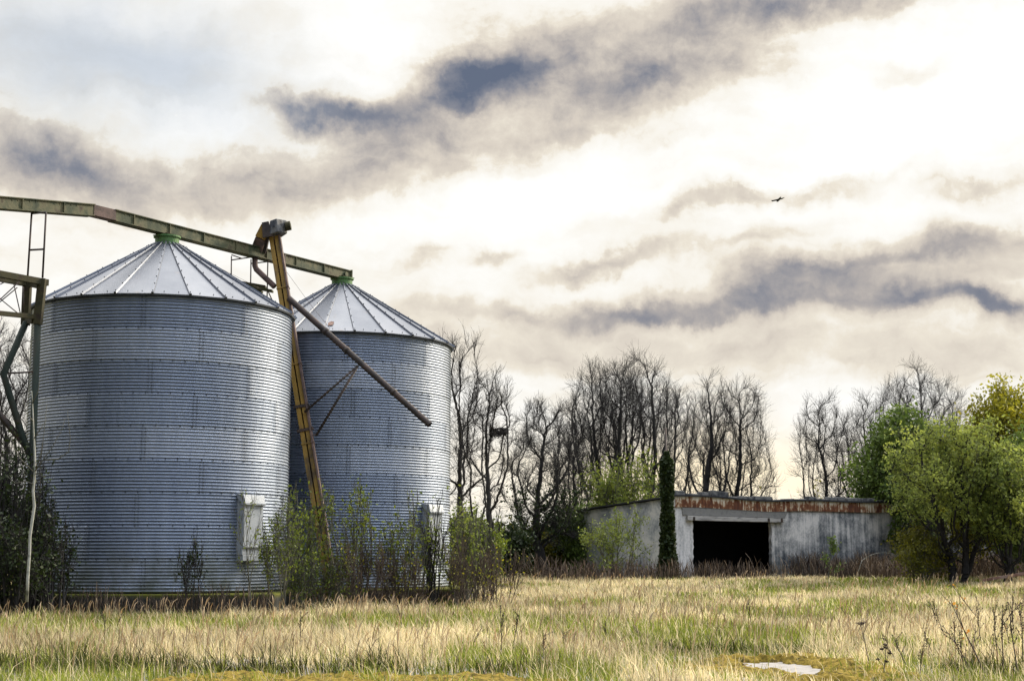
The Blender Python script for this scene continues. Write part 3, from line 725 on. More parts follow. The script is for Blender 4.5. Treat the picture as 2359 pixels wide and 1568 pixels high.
# ragged pier left of the doorway
rg = random.Random(3); m_ = MB(); zs = [-.3] + [k * .16 for k in range(1, int(HW / .16))] + [HW]
prof = [(O0 - .02 + rg.uniform(-.03, .05), z) for z in zs]
for (xa, z0), (xb, z1) in zip(prof, prof[1:]):
    m_.hexa([(0, -.004, z0), (xa, -.004, z0), (xa, .28, z0), (0, .28, z0), (0, -.004, z1), (xb, -.004, z1), (xb, .28, z1), (0, .28, z1)])
m_.build('pier', MT['pier'], shed)
m_ = MB(); zs2 = [k * .16 for k in range(0, int(OH / .16) + 1)]
pr = [(O1 - .03 - rg.uniform(0, .07), z) for z in zs2]
for (xa, z0), (xb, z1) in zip(pr, pr[1:]):
    m_.hexa([(xa, -.012, z0), (O1 + .12, -.012, z0), (O1 + .12, .2, z0), (xa, .2, z0), (xb, -.012, z1), (O1 + .12, -.012, z1), (O1 + .12, .2, z1), (xb, .2, z1)])
m_.build('door_jamb', MT['render'], shed)
m_ = MB(); m_.hexa([(-.004, .283, -.3), (.27, .283, -.3), (.27, LY, -.3), (-.004, LY, -.3), (-.004, .283, 4.05), (.27, .283, 4.05), (.27, LY, 3.55), (-.004, LY, 3.55)]); m_.build('side_wall', MT['side'], shed)
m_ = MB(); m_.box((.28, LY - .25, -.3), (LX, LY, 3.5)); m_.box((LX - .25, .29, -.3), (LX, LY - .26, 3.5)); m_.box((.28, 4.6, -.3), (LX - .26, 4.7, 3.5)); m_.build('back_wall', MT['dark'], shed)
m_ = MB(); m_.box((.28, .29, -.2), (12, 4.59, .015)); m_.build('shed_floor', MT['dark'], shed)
# roof sheet sloping to the back, wavy front edge
m_ = MB()
def sag(x): return -.10 * math.exp(-((x - 6.5) / 3.2) ** 2) - .004 * x + .03 * math.sin(x * .9)
n = 60
for k in range(n):
    xa, xb = -.16 + (LX + .3) * k / n, -.16 + (LX + .3) * (k + 1) / n
    za, zb = 4.12 + sag(xa), 4.12 + sag(xb)
    m_.hexa([(xa, -.16, za), (xb, -.16, zb), (xb, LY + .1, 3.6), (xa, LY + .1, 3.6), (xa, -.16, za + .07), (xb, -.16, zb + .07), (xb, LY + .1, 3.67), (xa, LY + .1, 3.67)])
rf = m_.build('roof', MT['rooffelt'], shed)
m_ = MB(); n = 60
for k in range(n):
    xa, xb = -.06 + (LX) * k / n, -.06 + (LX) * (k + 1) / n
    lo = .02 * math.sin(xa * 1.7); m_.hexa([(xa, -.075, 3.58 + sag(xa) * .8 + lo * .5), (xb, -.075, 3.58 + sag(xb) * .8 + .01 * math.sin(xb * 1.7)), (xb, -.03, 3.58 + sag(xb) * .8), (xa, -.03, 3.58 + sag(xa) * .8),
                                            (xa, -.075, 4.115 + sag(xa)), (xb, -.075, 4.115 + sag(xb)), (xb, -.03, 4.115 + sag(xb)), (xa, -.03, 4.115 + sag(xa))])
m_.build('fascia', MT['fascia'], shed)
m_ = MB(); m_.hexa([(-.062, -.07, 3.62), (-.02, -.07, 3.62), (-.02, .9, 3.7), (-.062, .9, 3.7), (-.062, -.07, 4.1), (-.02, -.07, 4.1), (-.02, .9, 4.05), (-.062, .9, 4.05)]); m_.build('corner_board', MT['pier'], shed)
m_ = MB(); m_.hexa([(.42, -.055, 3.18), (7.2, -.055, 3.12), (7.2, -.006, 3.12), (.42, -.006, 3.18), (.36, -.055, 3.60), (7.45, -.055, 3.50), (7.45, -.006, 3.50), (.36, -.006, 3.60)]); m_.build('lintel', MT['lintel'], shed, bevel=.02)
m_ = MB(); m_.hexa([(.62, -.20, 2.93), (7.05, -.20, 2.90), (7.05, -.057, 2.90), (.62, -.057, 2.93), (.62, -.20, 3.165), (7.05, -.20, 3.105), (7.05, -.057, 3.105), (.62, -.057, 3.165)])
bm_ = m_.build('timber_beam', MT['beam'], shed, bevel=.015)
for x in (1.02, 5.95, 6.85):
    m_ = MB(); m_.box((x - .07, -.215, 2.93), (x + .07, -.201, 3.11)); m_.build('iron_strap', MT['pipe'], bm_)
rg = random.Random(8); x = -.12
while x < 19:
    w = rg.uniform(.55, 1.3); h = rg.choice([.08, .16, .2, .2, .22, .24]) * (1.15 if x < 3 else .9)
    if 5.2 < x < 8.2: h = rg.uniform(.03, .12)
    m_ = MB(); za = 4.19 + sag(x); zb = 4.19 + sag(x + w)
    q = [(x, -.10, za), (x + w - .03, -.10, zb), (x + w - .03, .28, zb - .02), (x, .28, za - .02), (x + rg.uniform(0, .06), -.08, za + h * rg.uniform(.8, 1.1)), (x + w - .03 - rg.uniform(0, .08), -.08, zb + h * rg.uniform(.7, 1.1)), (x + w - .06, .26, zb + h), (x + .03, .26, za + h)]
    m_.hexa(q); m_.build('coping_block', MT['coping'], rf, bevel=.02); x += w + rg.choice([0, .0, .02, .12])

# ------------------------------------------------------------------ plants
def skeleton(rng, starts, dirs, L0, levels):
    """levels: dicts n, wob, trop, and for the children k, t (range), ang, ratio. Returns one (B,n+1,3) array per level."""
    out = []; P, D, L = np.array(starts, float), unit(np.array(dirs, float)), np.broadcast_to(np.asarray(L0, float), (len(starts),)).copy()
    for li, lv in enumerate(levels):
        B, n = len(P), lv['n']; pts = np.empty((B, n + 1, 3)); dd = np.empty((B, n + 1, 3)); pts[:, 0] = P; d = D.copy(); dd[:, 0] = d
        for i in range(n):
            d = d + rng.normal(size=(B, 3)) * lv['wob']; d[:, 2] += lv['trop']; d = unit(d)
            pts[:, i + 1] = pts[:, i] + d * (L / n)[:, None]; dd[:, i + 1] = d
        out.append(pts)
        if li + 1 == len(levels): break
        k = lv['k']; t0, t1 = lv['t']
        tt = t0 + (t1 - t0) * (np.arange(k)[None] + rng.rand(B, k)) / k
        s_ = tt * n; i0 = np.minimum(s_.astype(int), n - 1); fr_ = (s_ - i0)[..., None]; bi = np.arange(B)[:, None]
        C = pts[bi, i0] * (1 - fr_) + pts[bi, i0 + 1] * fr_; dp = dd[bi, i0 + 1]
        perp = unit(np.cross(dp, rng.normal(size=(B, k, 3)))); an = lv['ang'] * rng.uniform(.6, 1.35, (B, k, 1))
        nd = dp * np.cos(an) + perp * np.sin(an)
        nl = L[:, None] * lv['ratio'] * (1.15 - .6 * tt) * rng.uniform(.7, 1.25, (B, k))
        P, D, L = C.reshape(-1, 3), unit(nd.reshape(-1, 3)), nl.ravel()
    return out

def fit(levels, H, Wd, dome=0):
    allp = np.concatenate([a.reshape(-1, 3) for a in levels[-2:]]); base = levels[0][:, 0].mean(0)
    zt = np.percentile(allp[:, 2], 99.8); rx = np.percentile(np.hypot(allp[:, 0], allp[:, 1]), 96)
    rx = .5 * rx + .5 * np.percentile(np.hypot(allp[:, 0], allp[:, 1]), 85); sc = np.array([Wd / 2 / rx, Wd / 2 / rx, H / zt]); levels = [a * sc for a in levels]
    if not dome: return levels
    # swell or draw in the crown level by level until its outline is a dome
    q = np.concatenate([a.reshape(-1, 3) for a in levels[-2:]]); r_ = np.hypot(q[:, 0], q[:, 1]); bins = np.linspace(0, 1, 15); hz = (bins[1:] + bins[:-1]) / 2; ra = []
    for b0, b1 in zip(bins, bins[1:]):
        k = (q[:, 2] / H >= b0) & (q[:, 2] / H < b1); ra.append(np.percentile(r_[k], 92) if k.sum() > 25 else np.nan)
    ra = np.array(ra); g_ = ~np.isnan(ra); ra = np.interp(hz, hz[g_], ra[g_])
    pk = dome; pr = np.where(hz > pk, np.sqrt(np.maximum(.02, 1 - ((hz - pk) / (1.03 - pk)) ** 2)), .30 + .70 * np.clip(hz / pk, 0, 1) ** .8)
    fac = np.clip(pr * Wd / 2 / np.maximum(ra, .05), .45, 2.6); fac = np.convolve(np.pad(fac, 1, 'edge'), [.25, .5, .25], 'valid')
    for a in levels[1:]:
        f_ = np.interp(a[..., 2] / H, hz, fac); a[..., 0] *= f_; a[..., 1] *= f_
    t0 = levels[0]; f_ = np.interp(t0[..., 2] / H, hz, fac); t0[..., 0] *= f_; t0[..., 1] *= f_
    return levels

ASH = [dict(n=9, wob=.06, trop=.04, k=12, t=(.22, .98), ang=.80, ratio=.62), dict(n=7, wob=.11, trop=.05, k=9, t=(.2, .98), ang=.62, ratio=.5),
       dict(n=5, wob=.14, trop=.04, k=9, t=(.15, 1), ang=.65, ratio=.5), dict(n=4, wob=.16, trop=.04, k=5, t=(.2, 1), ang=.65, ratio=.6), dict(n=3, wob=.18, trop=.04)]
VASE = [dict(n=8, wob=.05, trop=.04, k=12, t=(.2, .95), ang=.62, ratio=.74), dict(n=7, wob=.09, trop=.07, k=9, t=(.25, .98), ang=.5, ratio=.5),
        dict(n=5, wob=.12, trop=.06, k=9, t=(.15, 1), ang=.58, ratio=.52), dict(n=4, wob=.14, trop=.06, k=5, t=(.2, 1), ang=.58, ratio=.62), dict(n=3, wob=.16, trop=.05)]
LEAFT = [dict(n=8, wob=.06, trop=.04, k=14, t=(.06, .98), ang=1.0, ratio=.62), dict(n=6, wob=.12, trop=.03, k=9, t=(.2, 1), ang=.7, ratio=.5),
         dict(n=5, wob=.15, trop=.03, k=8, t=(.15, 1), ang=.7, ratio=.5), dict(n=4, wob=.18, trop=.02)]
SHRUB = [dict(n=7, wob=.17, trop=.03, k=9, t=(.2, 1), ang=.8, ratio=.55), dict(n=5, wob=.2, trop=.04, k=7, t=(.2, 1), ang=.7, ratio=.55), dict(n=4, wob=.2, trop=.03)]

def colonise(rng, H, Wd, natt, trunk=.16, pk=.6, fork=1, up=.22, lump=.45, low=.28, shell=.42):
    """grow limbs through a dome-shaped crown toward scattered buds; returns node positions and parents"""
    zz = rng.uniform(trunk * .9, 1, natt * 3); pr = np.where(zz > pk, np.sqrt(np.maximum(.0, 1 - ((zz - pk) / (1.0 - pk)) ** 2)), low + (1 - low) * np.clip((zz - trunk) / (pk - trunk), 0, 1) ** .7)
    keep = rng.rand(natt * 3) < pr ** 1.4; zz, pr = zz[keep][:natt], pr[keep][:natt]; n = len(zz)
    a = rng.uniform(0, 2 * np.pi, n); r = Wd / 2 * pr * rng.rand(n) ** shell
    ln = vnoise(np.cos(a) * 1.6 + zz * 3, np.sin(a) * 1.6 + zz * 2, .6, int(rng.randint(9999))); r = r * (1 - lump + 1.25 * lump * ln)
    zz = zz * (1 - .12 * lump * vnoise(np.cos(a) * r, np.sin(a) * r, Wd * .22, int(rng.randint(9999))))
    A = np.stack([r * np.cos(a), r * np.sin(a), zz * H], -1)
    step = .026 * H; pos, par = [], []
    def put(p, q): pos.append(p); par.append(q); return len(pos) - 1
    for f_ in range(fork):
        d = np.array([rng.normal() * .07, rng.normal() * .07, 1.0]) if fork == 1 else np.array([rng.normal() * .25, rng.normal() * .25, 1.0])
        p = np.array([0, 0, -.15]) if fork == 1 else np.array([rng.normal() * .15, rng.normal() * .15, -.15]); q = put(p, -1)
        while p[2] < trunk * H:
            d = unit(d + np.array([rng.normal() * .08, rng.normal() * .08, .1])); p = p + d * step; q = put(p, q)
    dist = np.full(len(A), 1e9); near = np.zeros(len(A), int); done = 0; kids = {}
    for it in range(130):
        P = np.array(pos[done:]);
        if not len(P): break
        D = np.linalg.norm(A[:, None] - P[None], axis=2); k = D.argmin(1); dm = D[np.arange(len(A)), k]; b = dm < dist
        dist[b] = dm[b]; near[b] = k[b] + done; done = len(pos)
        live = dist > step * 1.25; A, dist, near = A[live], dist[live], near[live]
        if not len(A): break
        for i in np.unique(near):
            if kids.get(i, 0) >= 3: continue
            m_ = near == i; v = unit(A[m_] - pos[i]).sum(0); v = unit(v + rng.normal(size=3) * .17 * np.linalg.norm(v))
            if par[i] >= 0: v = v + .8 * unit(pos[i] - pos[par[i]])
            v[2] += up; put(pos[i] + unit(v) * step, i); kids[i] = kids.get(i, 0) + 1
    return np.array(pos), np.array(par)

def col_tree(name, base, H, Wd, seed, label, cat, group=None, natt=800, r0=.22, bark='bark', twig='twig', twigs=4, tw=.066, leaf=None, nleaf=0, lsize=.1, ljit=.2, leaf_z=(0, 9), leafname='foliage', thin=.02, flat=.0, twig_r=.0085, **kw):
    rng = np.random.RandomState(seed); pos, par = colonise(rng, H, Wd, natt, **kw); n = len(pos)
    e = 1.95; acc = np.zeros(n); nk = np.zeros(n, int)
    for i in range(n - 1, -1, -1):
        acc[i] = acc[i] if nk[i] else 1.0
        if par[i] >= 0: acc[par[i]] += acc[i]; nk[par[i]] += 1
    r = acc ** (1 / e); r = twig_r * 1.3 + (r - 1) * (r0 - twig_r * 1.3) / max(1e-6, r.max() - 1)
    rt = thing(name, base, label, cat, group)
    seg = np.nonzero(par >= 0)[0]; pp = par[seg]; mid = (pos[seg] + pos[pp]) / 2 + rng.normal(size=(len(seg), 3)) * .006 * H * .3
    P = np.stack([pos[pp], mid, pos[seg]], 1); first = np.minimum(r[pp], r[seg] * 1.35); Rd = np.stack([first, (first + r[seg]) / 2, r[seg]], 1)
    big = r[seg] > max(thin, r0 * .16)
    v, f = tubes(P[big], Rd[big], 7); raw_mesh('trunk', v, [f], MT[bark], rt, smooth=True)
    V, Fc = [], []; v, f = tubes(P[~big], Rd[~big], 4); V.append(v); Fc.append(f); off = len(v)
    src = np.repeat(seg[~big], twigs); d0 = unit(pos[src] - pos[par[src]]); k = len(src)
    d0 = unit(d0 * .8 + rng.normal(size=(k, 3)) * .5 + [0, 0, .45])
    t = rng.rand(k, 1); st = pos[src] * t + pos[par[src]] * (1 - t)
    lv = skeleton(rng, st, d0, rng.uniform(.55, 1.3, k) * tw * H, [dict(n=3, wob=.12, trop=.08, k=3, t=(.25, 1), ang=.55, ratio=.65), dict(n=2, wob=.14, trop=.06)])
    for a, q in zip(lv, (1.0, .7)):
        rad = np.broadcast_to(np.linspace(twig_r * q, twig_r * q * .45, a.shape[1]), a.shape[:2]); v, f = tubes(a, rad, 3); V.append(v); Fc.append(f + off); off += len(v)
    raw_mesh('crown', np.concatenate(V), Fc, MT[twig], rt, smooth=True)
    if leaf:
        pts = np.concatenate([x.reshape(-1, 3) for x in lv]); z_ = pts[:, 2] / H; pts = pts[(z_ > leaf_z[0]) & (z_ < leaf_z[1])]
        C = pts[rng.randint(len(pts), size=nleaf)] + rng.normal(size=(nleaf, 3)) * ljit; C = C[C[:, 2] > .05]
        v, f = leaves(rng, C, lsize, flat); t = np.clip(rng.beta(2, 2, len(C)) * .65 + .6 * (vnoise(C[:, 0] + C[:, 2] * .7, C[:, 1] + C[:, 2], max(.5, Wd / 8), seed) - .25), 0, 1)
        raw_mesh(leafname, v, [f], MT[leaf], rt, attrs={'tint': np.repeat(t, 4)})
    return rt

def tree_radii(levels, r0, shrink=(1, .40, .16, .065, .042), tip=.3, rmin=.007):
    out = []
    for i, a in enumerate(levels):
        n = a.shape[1]; t = np.linspace(0, 1, n); base = r0 * shrink[min(i, len(shrink) - 1)]
        end = .25 if i == 0 else tip
        out.append(np.maximum(rmin, np.broadcast_to(base * (1 - (1 - end) * t), a.shape[:2])))
    return out

def plant(name, base, H, Wd, seed, label, cat, spec, group=None, stems=1, spread=.0, r0=.2, trunk_lv=2, bark='bark', twig='twig', leaf=None, nleaf=0, lsize=.1,
          lean=(0, 0), ljit=.15, trunk_name='trunk', crown_name='crown', leaf_z=(0, 9), flat=.0, root_r=.0, rmin=.007, sides=(8, 5, 3, 3, 3), leafname='foliage', clump=0, dome=0):
    rng = np.random.RandomState(seed)
    a = rng.uniform(0, 2 * np.pi, stems); st = np.stack([np.cos(a), np.sin(a), 0 * a], -1) * rng.uniform(.3, 1, (stems, 1)) * root_r
    sp = rng.uniform(.25, 1, stems) * spread; dirs = np.stack([np.cos(a) * sp + lean[0], np.sin(a) * sp + lean[1], np.ones(stems)], -1)
    lv = fit(skeleton(rng, st, dirs, rng.uniform(.75, 1.05, stems), spec), H, Wd, dome)
    rad = tree_radii(lv, r0, rmin=rmin)
    rt = thing(name, base, label, cat, group)
    for nm, rng_lv, mt in ((trunk_name, range(0, trunk_lv), bark), (crown_name, range(trunk_lv, len(lv)), twig)):
        V, Fc, off = [], [], 0
        for i in rng_lv:
            v, f = tubes(lv[i], rad[i], sides[min(i, 4)]); V.append(v); Fc.append(f + off); off += len(v)
        if V: raw_mesh(nm, np.concatenate(V), Fc, MT[mt], rt, smooth=True)
    if leaf:
        pts = np.concatenate([x.reshape(-1, 3) for x in lv[-2:]]); zz = pts[:, 2] / H
        pts = pts[(zz > leaf_z[0]) & (zz < leaf_z[1])]
        if clump:                                          # leaves gather in tufts with gaps between
            cen = pts[rng.randint(len(pts), size=clump)]; C = cen[rng.randint(clump, size=nleaf)] + rng.normal(size=(nleaf, 3)) * ljit
            ct = rng.rand(clump)
        else:
            C = pts[rng.randint(len(pts), size=nleaf)] + rng.normal(size=(nleaf, 3)) * ljit
        C = C[C[:, 2] > .03]
        v, f = leaves(rng, C, lsize, flat); t = np.clip(rng.beta(2, 2, len(C)) * .7 + .5 * (vnoise(C[:, 0] + C[:, 2] * .7, C[:, 1] + C[:, 2], max(.5, Wd / 7), seed) - .2), 0, 1)
        raw_mesh(leafname, v, [f], MT[leaf], rt, attrs={'tint': np.repeat(t, 4)})
    return rt

def tp(px, topy, Y, wpx):
    """base point, height and width in metres from photo column, top row, depth and width"""
    b = ground_at(px, Y); t = at(px, topy, Y); return b, t.z - b.z, wpx / F * (Y + .8)

def bare(px, topy, Y, wpx, seed, label, r0=.22, natt=800, **kw):
    b, H, w = tp(px, topy, Y, wpx)
    return col_tree('bare_tree', b, H, w, seed, label, 'tree', 'bare trees of the field edge', natt, r0, **kw)

bare(1042, 762, 68, 270, 11, 'tall pale bare tree rising just behind the farther silo', .20, 260, up=.30, pk=.65, trunk=.12, twigs=3)
bare(1118, 848, 64, 190, 12, 'slender bare tree beside the farther silo with a dark nest in it', .16, 230, up=.30, pk=.68, trunk=.14, twigs=3)
bare(1255, 915, 80, 205, 13, 'dark twiggy bare tree with an ivied trunk left of the shed', .28, 561, bark='barkdark', leaf='ivy', nleaf=1500, lsize=.10, leaf_z=(0, .5), leafname='ivy', low=.7, pk=.5, twigs=5, trunk=.2)
bare(1322, 925, 96, 150, 14, 'bare tree between the dark twiggy tree and the tallest clump', .20, 518, bark='barkdark')
bare(1388, 828, 92, 210, 15, 'bare round-headed tree making the left half of the tallest clump', .26, 1080, twigs=4, up=.32, pk=.68, fork=2)
bare(1470, 812, 94, 250, 16, 'tallest bare tree, making the right half of the middle clump', .28, 1123, twigs=4, up=.32, pk=.68, fork=2)
bare(1562, 880, 102, 130, 17, 'bare tree just right of the tallest clump, above the shed corner', .22, 518, trunk=.24, up=.14, low=.5, pk=.58)
bare(1638, 860, 97, 155, 18, 'dark bare tree with a thick trunk above the shed doorway', .34, 691, bark='barkdark', trunk=.24, up=.14, low=.5, pk=.58)
bare(1712, 862, 97, 195, 19, 'wide-spreading bare tree above the right end of the doorway', .26, 648, bark='barkdark', up=.1, low=.5, pk=.55, trunk=.2)
bare(1905, 903, 100, 170, 20, 'lone small bare tree in the gap over the shed roof', .20, 518, bark='barkdark', trunk=.24, up=.14, low=.5, pk=.58)
bare(1998, 912, 104, 170, 21, 'bare tree between the lone small one and the green trees', .20, 432, bark='barkdark', trunk=.24, up=.14, low=.5, pk=.58)
bare(2125, 840, 100, 290, 22, 'broad bare tree whose crown shows above the green trees', .30, 777, bark='barkdark', up=.12)
bare(-20, 745, 62, 330, 23, 'pale bare tree behind the support tower at the left edge', .20, 518)

m_ = rngm = None
rng = np.random.RandomState(77); nc = at(1148, 992, 64)
a = rng.uniform(0, 2 * np.pi, 140); e_ = rng.uniform(-.6, .35, 140); P0 = np.stack([np.cos(a) * .28 * np.cos(e_), np.sin(a) * .28 * np.cos(e_), e_ * .28], -1)
P1 = P0 + np.stack([-np.sin(a), np.cos(a), rng.normal(size=140) * .3], -1) * .3; Pm = (P0 + P1) / 2 + P0 * .1
v, f = tubes(np.stack([P0, Pm, P1], 1), np.full((140, 3), .02), 4)
o = raw_mesh('bird_nest', v, [f], MT['twig']); o.location = nc; tag(o, 'dark round twig nest high in the slender bare tree', 'nest')

# yellow-green young growth round the trunks behind the shed's left wall
for px, ty, w_, sd, lab in ((1385, 1055, 110, 31, 'yellow-green young tree left of two, behind the shed side wall'), (1462, 1030, 140, 32, 'yellow-green young tree right of two, beside the ivied pole')):
    b, H, w = tp(px, ty, 88, w_)
    plant('young_tree', b, H, w, sd, lab, 'tree', SHRUB, 'yellow-green young trees', stems=9, spread=.35, r0=.06, trunk_lv=1, twig='greystem', bark='greystem', leaf='leafspring', nleaf=3600, lsize=.10, ljit=.2, root_r=.6, leaf_z=(.15, 1))

# leafy trees at the right
b, H, w = tp(2092, 946, 84, 270)
col_tree('leafy_tree', b, H, w, 41, 'rounded deep green tree standing behind the shed roof at right', 'tree', None, 700, .25, leaf='leafdeep', nleaf=20000, lsize=.13, ljit=.22, pk=.5, low=.6, twigs=2)
b, H, w = tp(2330, 884, 74, 330)
col_tree('leafy_tree', b, H, w, 42, 'tall golden-green tree at the right edge, highest of the leafy ones', 'tree', None, 900, .3, leaf='leafgold', nleaf=34000, lsize=.105, ljit=.18, lump=.7, pk=.58, low=.8, twigs=2)
b, H, w = tp(2205, 950, 66, 350)
col_tree('leafy_tree', b, H, w, 43, 'pale sage-green tree with several stems in front of the shed', 'tree', None, 900, .16, bark='barkdark', leaf='leafsage', nleaf=15000, lsize=.08, ljit=.12, leaf_z=(.36, 1), pk=.6, low=.6, fork=4, trunk=.12, twigs=2, lump=.85, shell=.6)
b, H, w = tp(2385, 985, 68, 200)
col_tree('leafy_tree', b, H, w, 44, 'dark ivy-hung tree cut by the right edge of the picture', 'tree', None, 600, .22, bark='barkdark', leaf='leafdeep', nleaf=20000, lsize=.09, ljit=.2, pk=.45, low=.8, twigs=2)
b, H, w = tp(2322, 1015, 65, 190)
col_tree('leafy_tree', b, H, w, 45, 'small feathery light green tree between the sage-green tree and the right edge', 'tree', None, 420, .08, bark='barkdark', leaf='leafsage', nleaf=8000, lsize=.08, ljit=.13, leaf_z=(.3, 1), pk=.55, low=.6, fork=3, trunk=.1, twigs=2, lump=.8, shell=.6)
# shrubs by the shed
def shrub(px, topy, Y, wpx, seed, label, leaf, nleaf, lsize, stems=10, spread=.7, stem='greystem', group='shrubs', r0=.03, **kw):
    b, H, w = tp(px, topy, Y, wpx)
    return plant('shrub', b, H, w, seed, label, 'shrub', SHRUB, group, stems=stems, spread=spread, r0=r0, trunk_lv=1, bark=stem, twig=stem, leaf=leaf, nleaf=nleaf, lsize=lsize, root_r=kw.pop('root_r', .25), trunk_name='stems', crown_name='twigs', rmin=kw.pop('rmin', .005), **kw)
shrub(1425, 1168, 72.5, 175, 51, 'pale green budding shrub against the shed side wall', 'leafspring', 2200, .07, 5, 1.3, r0=.05, ljit=.12)
shrub(2120, 1205, 66, 150, 52, 'yellow-green bush left of the sage-green tree, before the shed wall', 'yellowleaf', 5200, .065, 14, .7, ljit=.13)
shrub(1900, 1235, 71, 60, 53, 'sparse dark sapling against the bare grey shed wall', 'leafdeep', 260, .07, 1, .05, ljit=.08)
# hedge line behind, from the silo to the shed
HEDGE = [(1085, 1175, 72, 110, 'hedge bush nearest the farther silo, behind the brown thicket'), (1150, 1185, 78, 150, 'dark green hedge bush below the slender bare tree'), (1215, 1205, 82, 140, 'yellow-tipped hedge bush left of the ivied tree trunk'),
         (1290, 1180, 84, 120, 'dark hedge bush right of the ivied tree trunk'), (1345, 1160, 82, 90, 'dark hedge bush touching the end of the shed side wall')]
for k, (px, ty, Y, w_, lab) in enumerate(HEDGE):
    shrub(px, ty, Y, w_, 60 + k, lab, ('leafmid', 'leafdark', 'yellowleaf', 'leafdark', 'leafdeep')[k], 7500, .10, 16, .8, 'barkdark', 'hedge bushes between silo and shed', root_r=.8, ljit=.25)
for k, (px, ty, Y, w_, lab) in enumerate(((1600, 1238, 108, 200, 'far hedge bush seen left over the shed roof'), (1790, 1130, 110, 220, 'far leafless bush seen over the middle of the shed roof'), (1960, 1120, 108, 170, 'far yellowish bush left of the deep green tree'))):
    shrub(px, ty, Y, w_, 70 + k, lab, ('leafdark', 'leafgold', 'leafgold')[k], (5000, 500, 1800)[k], .12, 16, .8, 'barkdark', 'hedge bushes beyond the shed', root_r=1.0, ljit=.3)
# bushes round the silos
BUSH = [(700, 1105, 40.6, 150, 'leafmid', 900, 'greystem', 'green bush in the gap between the silos, left of the elevator'), (800, 1100, 40.8, 170, 'leafmid', 1000, 'greystem', 'tall green bush right of the elevator before the farther silo'),
        (935, 1125, 41.2, 140, 'leafmid', 600, 'greystem', 'sapling bush in front of the farther silo beside its hatch'), (1000, 1130, 41.5, 90, 'leafmid', 240, 'barkdark', 'thin sapling bush covering the farther silo hatch'),
        (1060, 1140, 42.0, 110, 'leafspring', 650, 'greystem', 'light green bush at the right edge of the farther silo'), (1115, 1165, 44.0, 120, 'leafmid', 520, 'greystem', 'green bush right of the farther silo, over the brown thicket')]
for k, (px, ty, Y, w_, lf, nl, st, lab) in enumerate(BUSH):
    shrub(px, ty, Y, w_, 80 + k, lab, lf, nl, .055, 7, .9, st, 'bushes round the silos', root_r=.35, ljit=.09, r0=.028, rmin=.005)
for k, (px, ty, Y, w_, lab) in enumerate(((735, 1255, 39.6, 140, 'low leafy bramble at the foot of the elevator'), (835, 1235, 39.9, 130, 'red-brown bramble thicket left of centre before the farther silo'), (930, 1265, 40.4, 120, 'red-brown bramble thicket under the sapling bushes'), (1090, 1225, 41.3, 150, 'brown leafless thicket at the corner of the foundation slab'), (1150, 1250, 43, 110, 'small brown thicket right of the foundation slab'))):
    shrub(px, ty, Y, w_, 90 + k, lab, 'leafmid' if k == 0 else 'leafgold', 1200 if k == 0 else 150, .04, 13, 1.3, 'greystem' if k == 0 else 'brownstem', 'thickets before the silos', root_r=.7, ljit=.08, r0=.016, rmin=.005)
# left edge: dark overgrown bushes
LEFT = [(-20, 950, 35.6, 150, 'leafdark', 2400, 'dark overgrown bush at the left edge below the tower'), (60, 1040, 35.3, 150, 'leafdark', 1300, 'dark thin bush in front of the tower post'), (120, 1150, 35.4, 150, 'leafdark', 1300, 'dark low bush against the foot of the nearer silo'),
        (30, 1190, 34.6, 190, 'leafdark', 2400, 'dark bramble mass at the bottom of the left edge'), (-40, 1100, 38.5, 260, 'leafdark', 7000, 'dark hedge filling the space behind the tower post')]
for k, (px, ty, Y, w_, lf, nl, lab) in enumerate(LEFT):
    shrub(px, ty, Y, w_, 100 + k, lab, lf, nl, .055, 14, .8, 'barkdark', 'dark bushes at the left edge', root_r=.5, ljit=.12, r0=.03, rmin=.005)
# thin saplings before the nearer silo wall
shrub(588, 1120, 36.2, 110, 111, 'leafless sapling standing before the hatch of the nearer silo', 'leafmid', 120, .035, 1, .05, 'greystem', 'saplings before the nearer silo', r0=.022, ljit=.05)
shrub(440, 1235, 36.3, 70, 112, 'thin dark sapling before the middle of the nearer silo', 'leafdark', 220, .04, 4, .3, 'barkdark', 'saplings before the nearer silo', r0=.014, ljit=.05)
shrub(640, 1150, 37.4, 110, 113, 'leafy sapling at the right rim of the nearer silo', 'leafmid', 900, .045, 6, .5, 'greystem', 'saplings before the nearer silo', r0=.02, ljit=.08)
# crooked pale-barked young tree at the left
b = at(66, 1372, 35.2); b.z = 0
b = at(66, 1388, 33.4); b.z = 0
pt = thing('birch_sapling', b, 'crooked pale-barked young tree in front of the tower post', 'tree')
tr = [(62, 1385), (64, 1330), (68, 1270), (69, 1235), (74, 1200), (79, 1165), (76, 1130), (81, 1085), (80, 1040), (77, 985), (75, 930), (73, 900)]
m_ = MB(); m_.tube([local(pt, at(x, y, 33.4)) for x, y in tr], [.036, .034, .034, .032, .034, .034, .03, .027, .023, .018, .012, .006], 8); m_.build('trunk', MT['birch'], pt, smooth=True)
m_ = MB()
for pts in ([(80, 1085), (98, 1060), (120, 1030), (142, 990), (150, 962)], [(100, 1060), (135, 1056), (158, 1040), (162, 1010), (158, 975), (155, 945)], [(82, 1078), (95, 1045), (101, 1000), (108, 930)], [(76, 1085), (50, 1060), (32, 1030), (25, 1000)],
            [(77, 1115), (60, 1108), (35, 1112), (15, 1095)], [(81, 1090), (100, 1097), (118, 1092)], [(76, 970), (60, 950), (52, 915)], [(78, 1010), (95, 985), (108, 965)], [(74, 930), (88, 900), (92, 870)]):
    n = len(pts); m_.tube([local(pt, at(x, y, 33.35)) for x, y in pts], [.014 - .010 * i / (n - 1) for i in range(n)], 5)
m_.build('branches', MT['greystem'], pt, smooth=True)

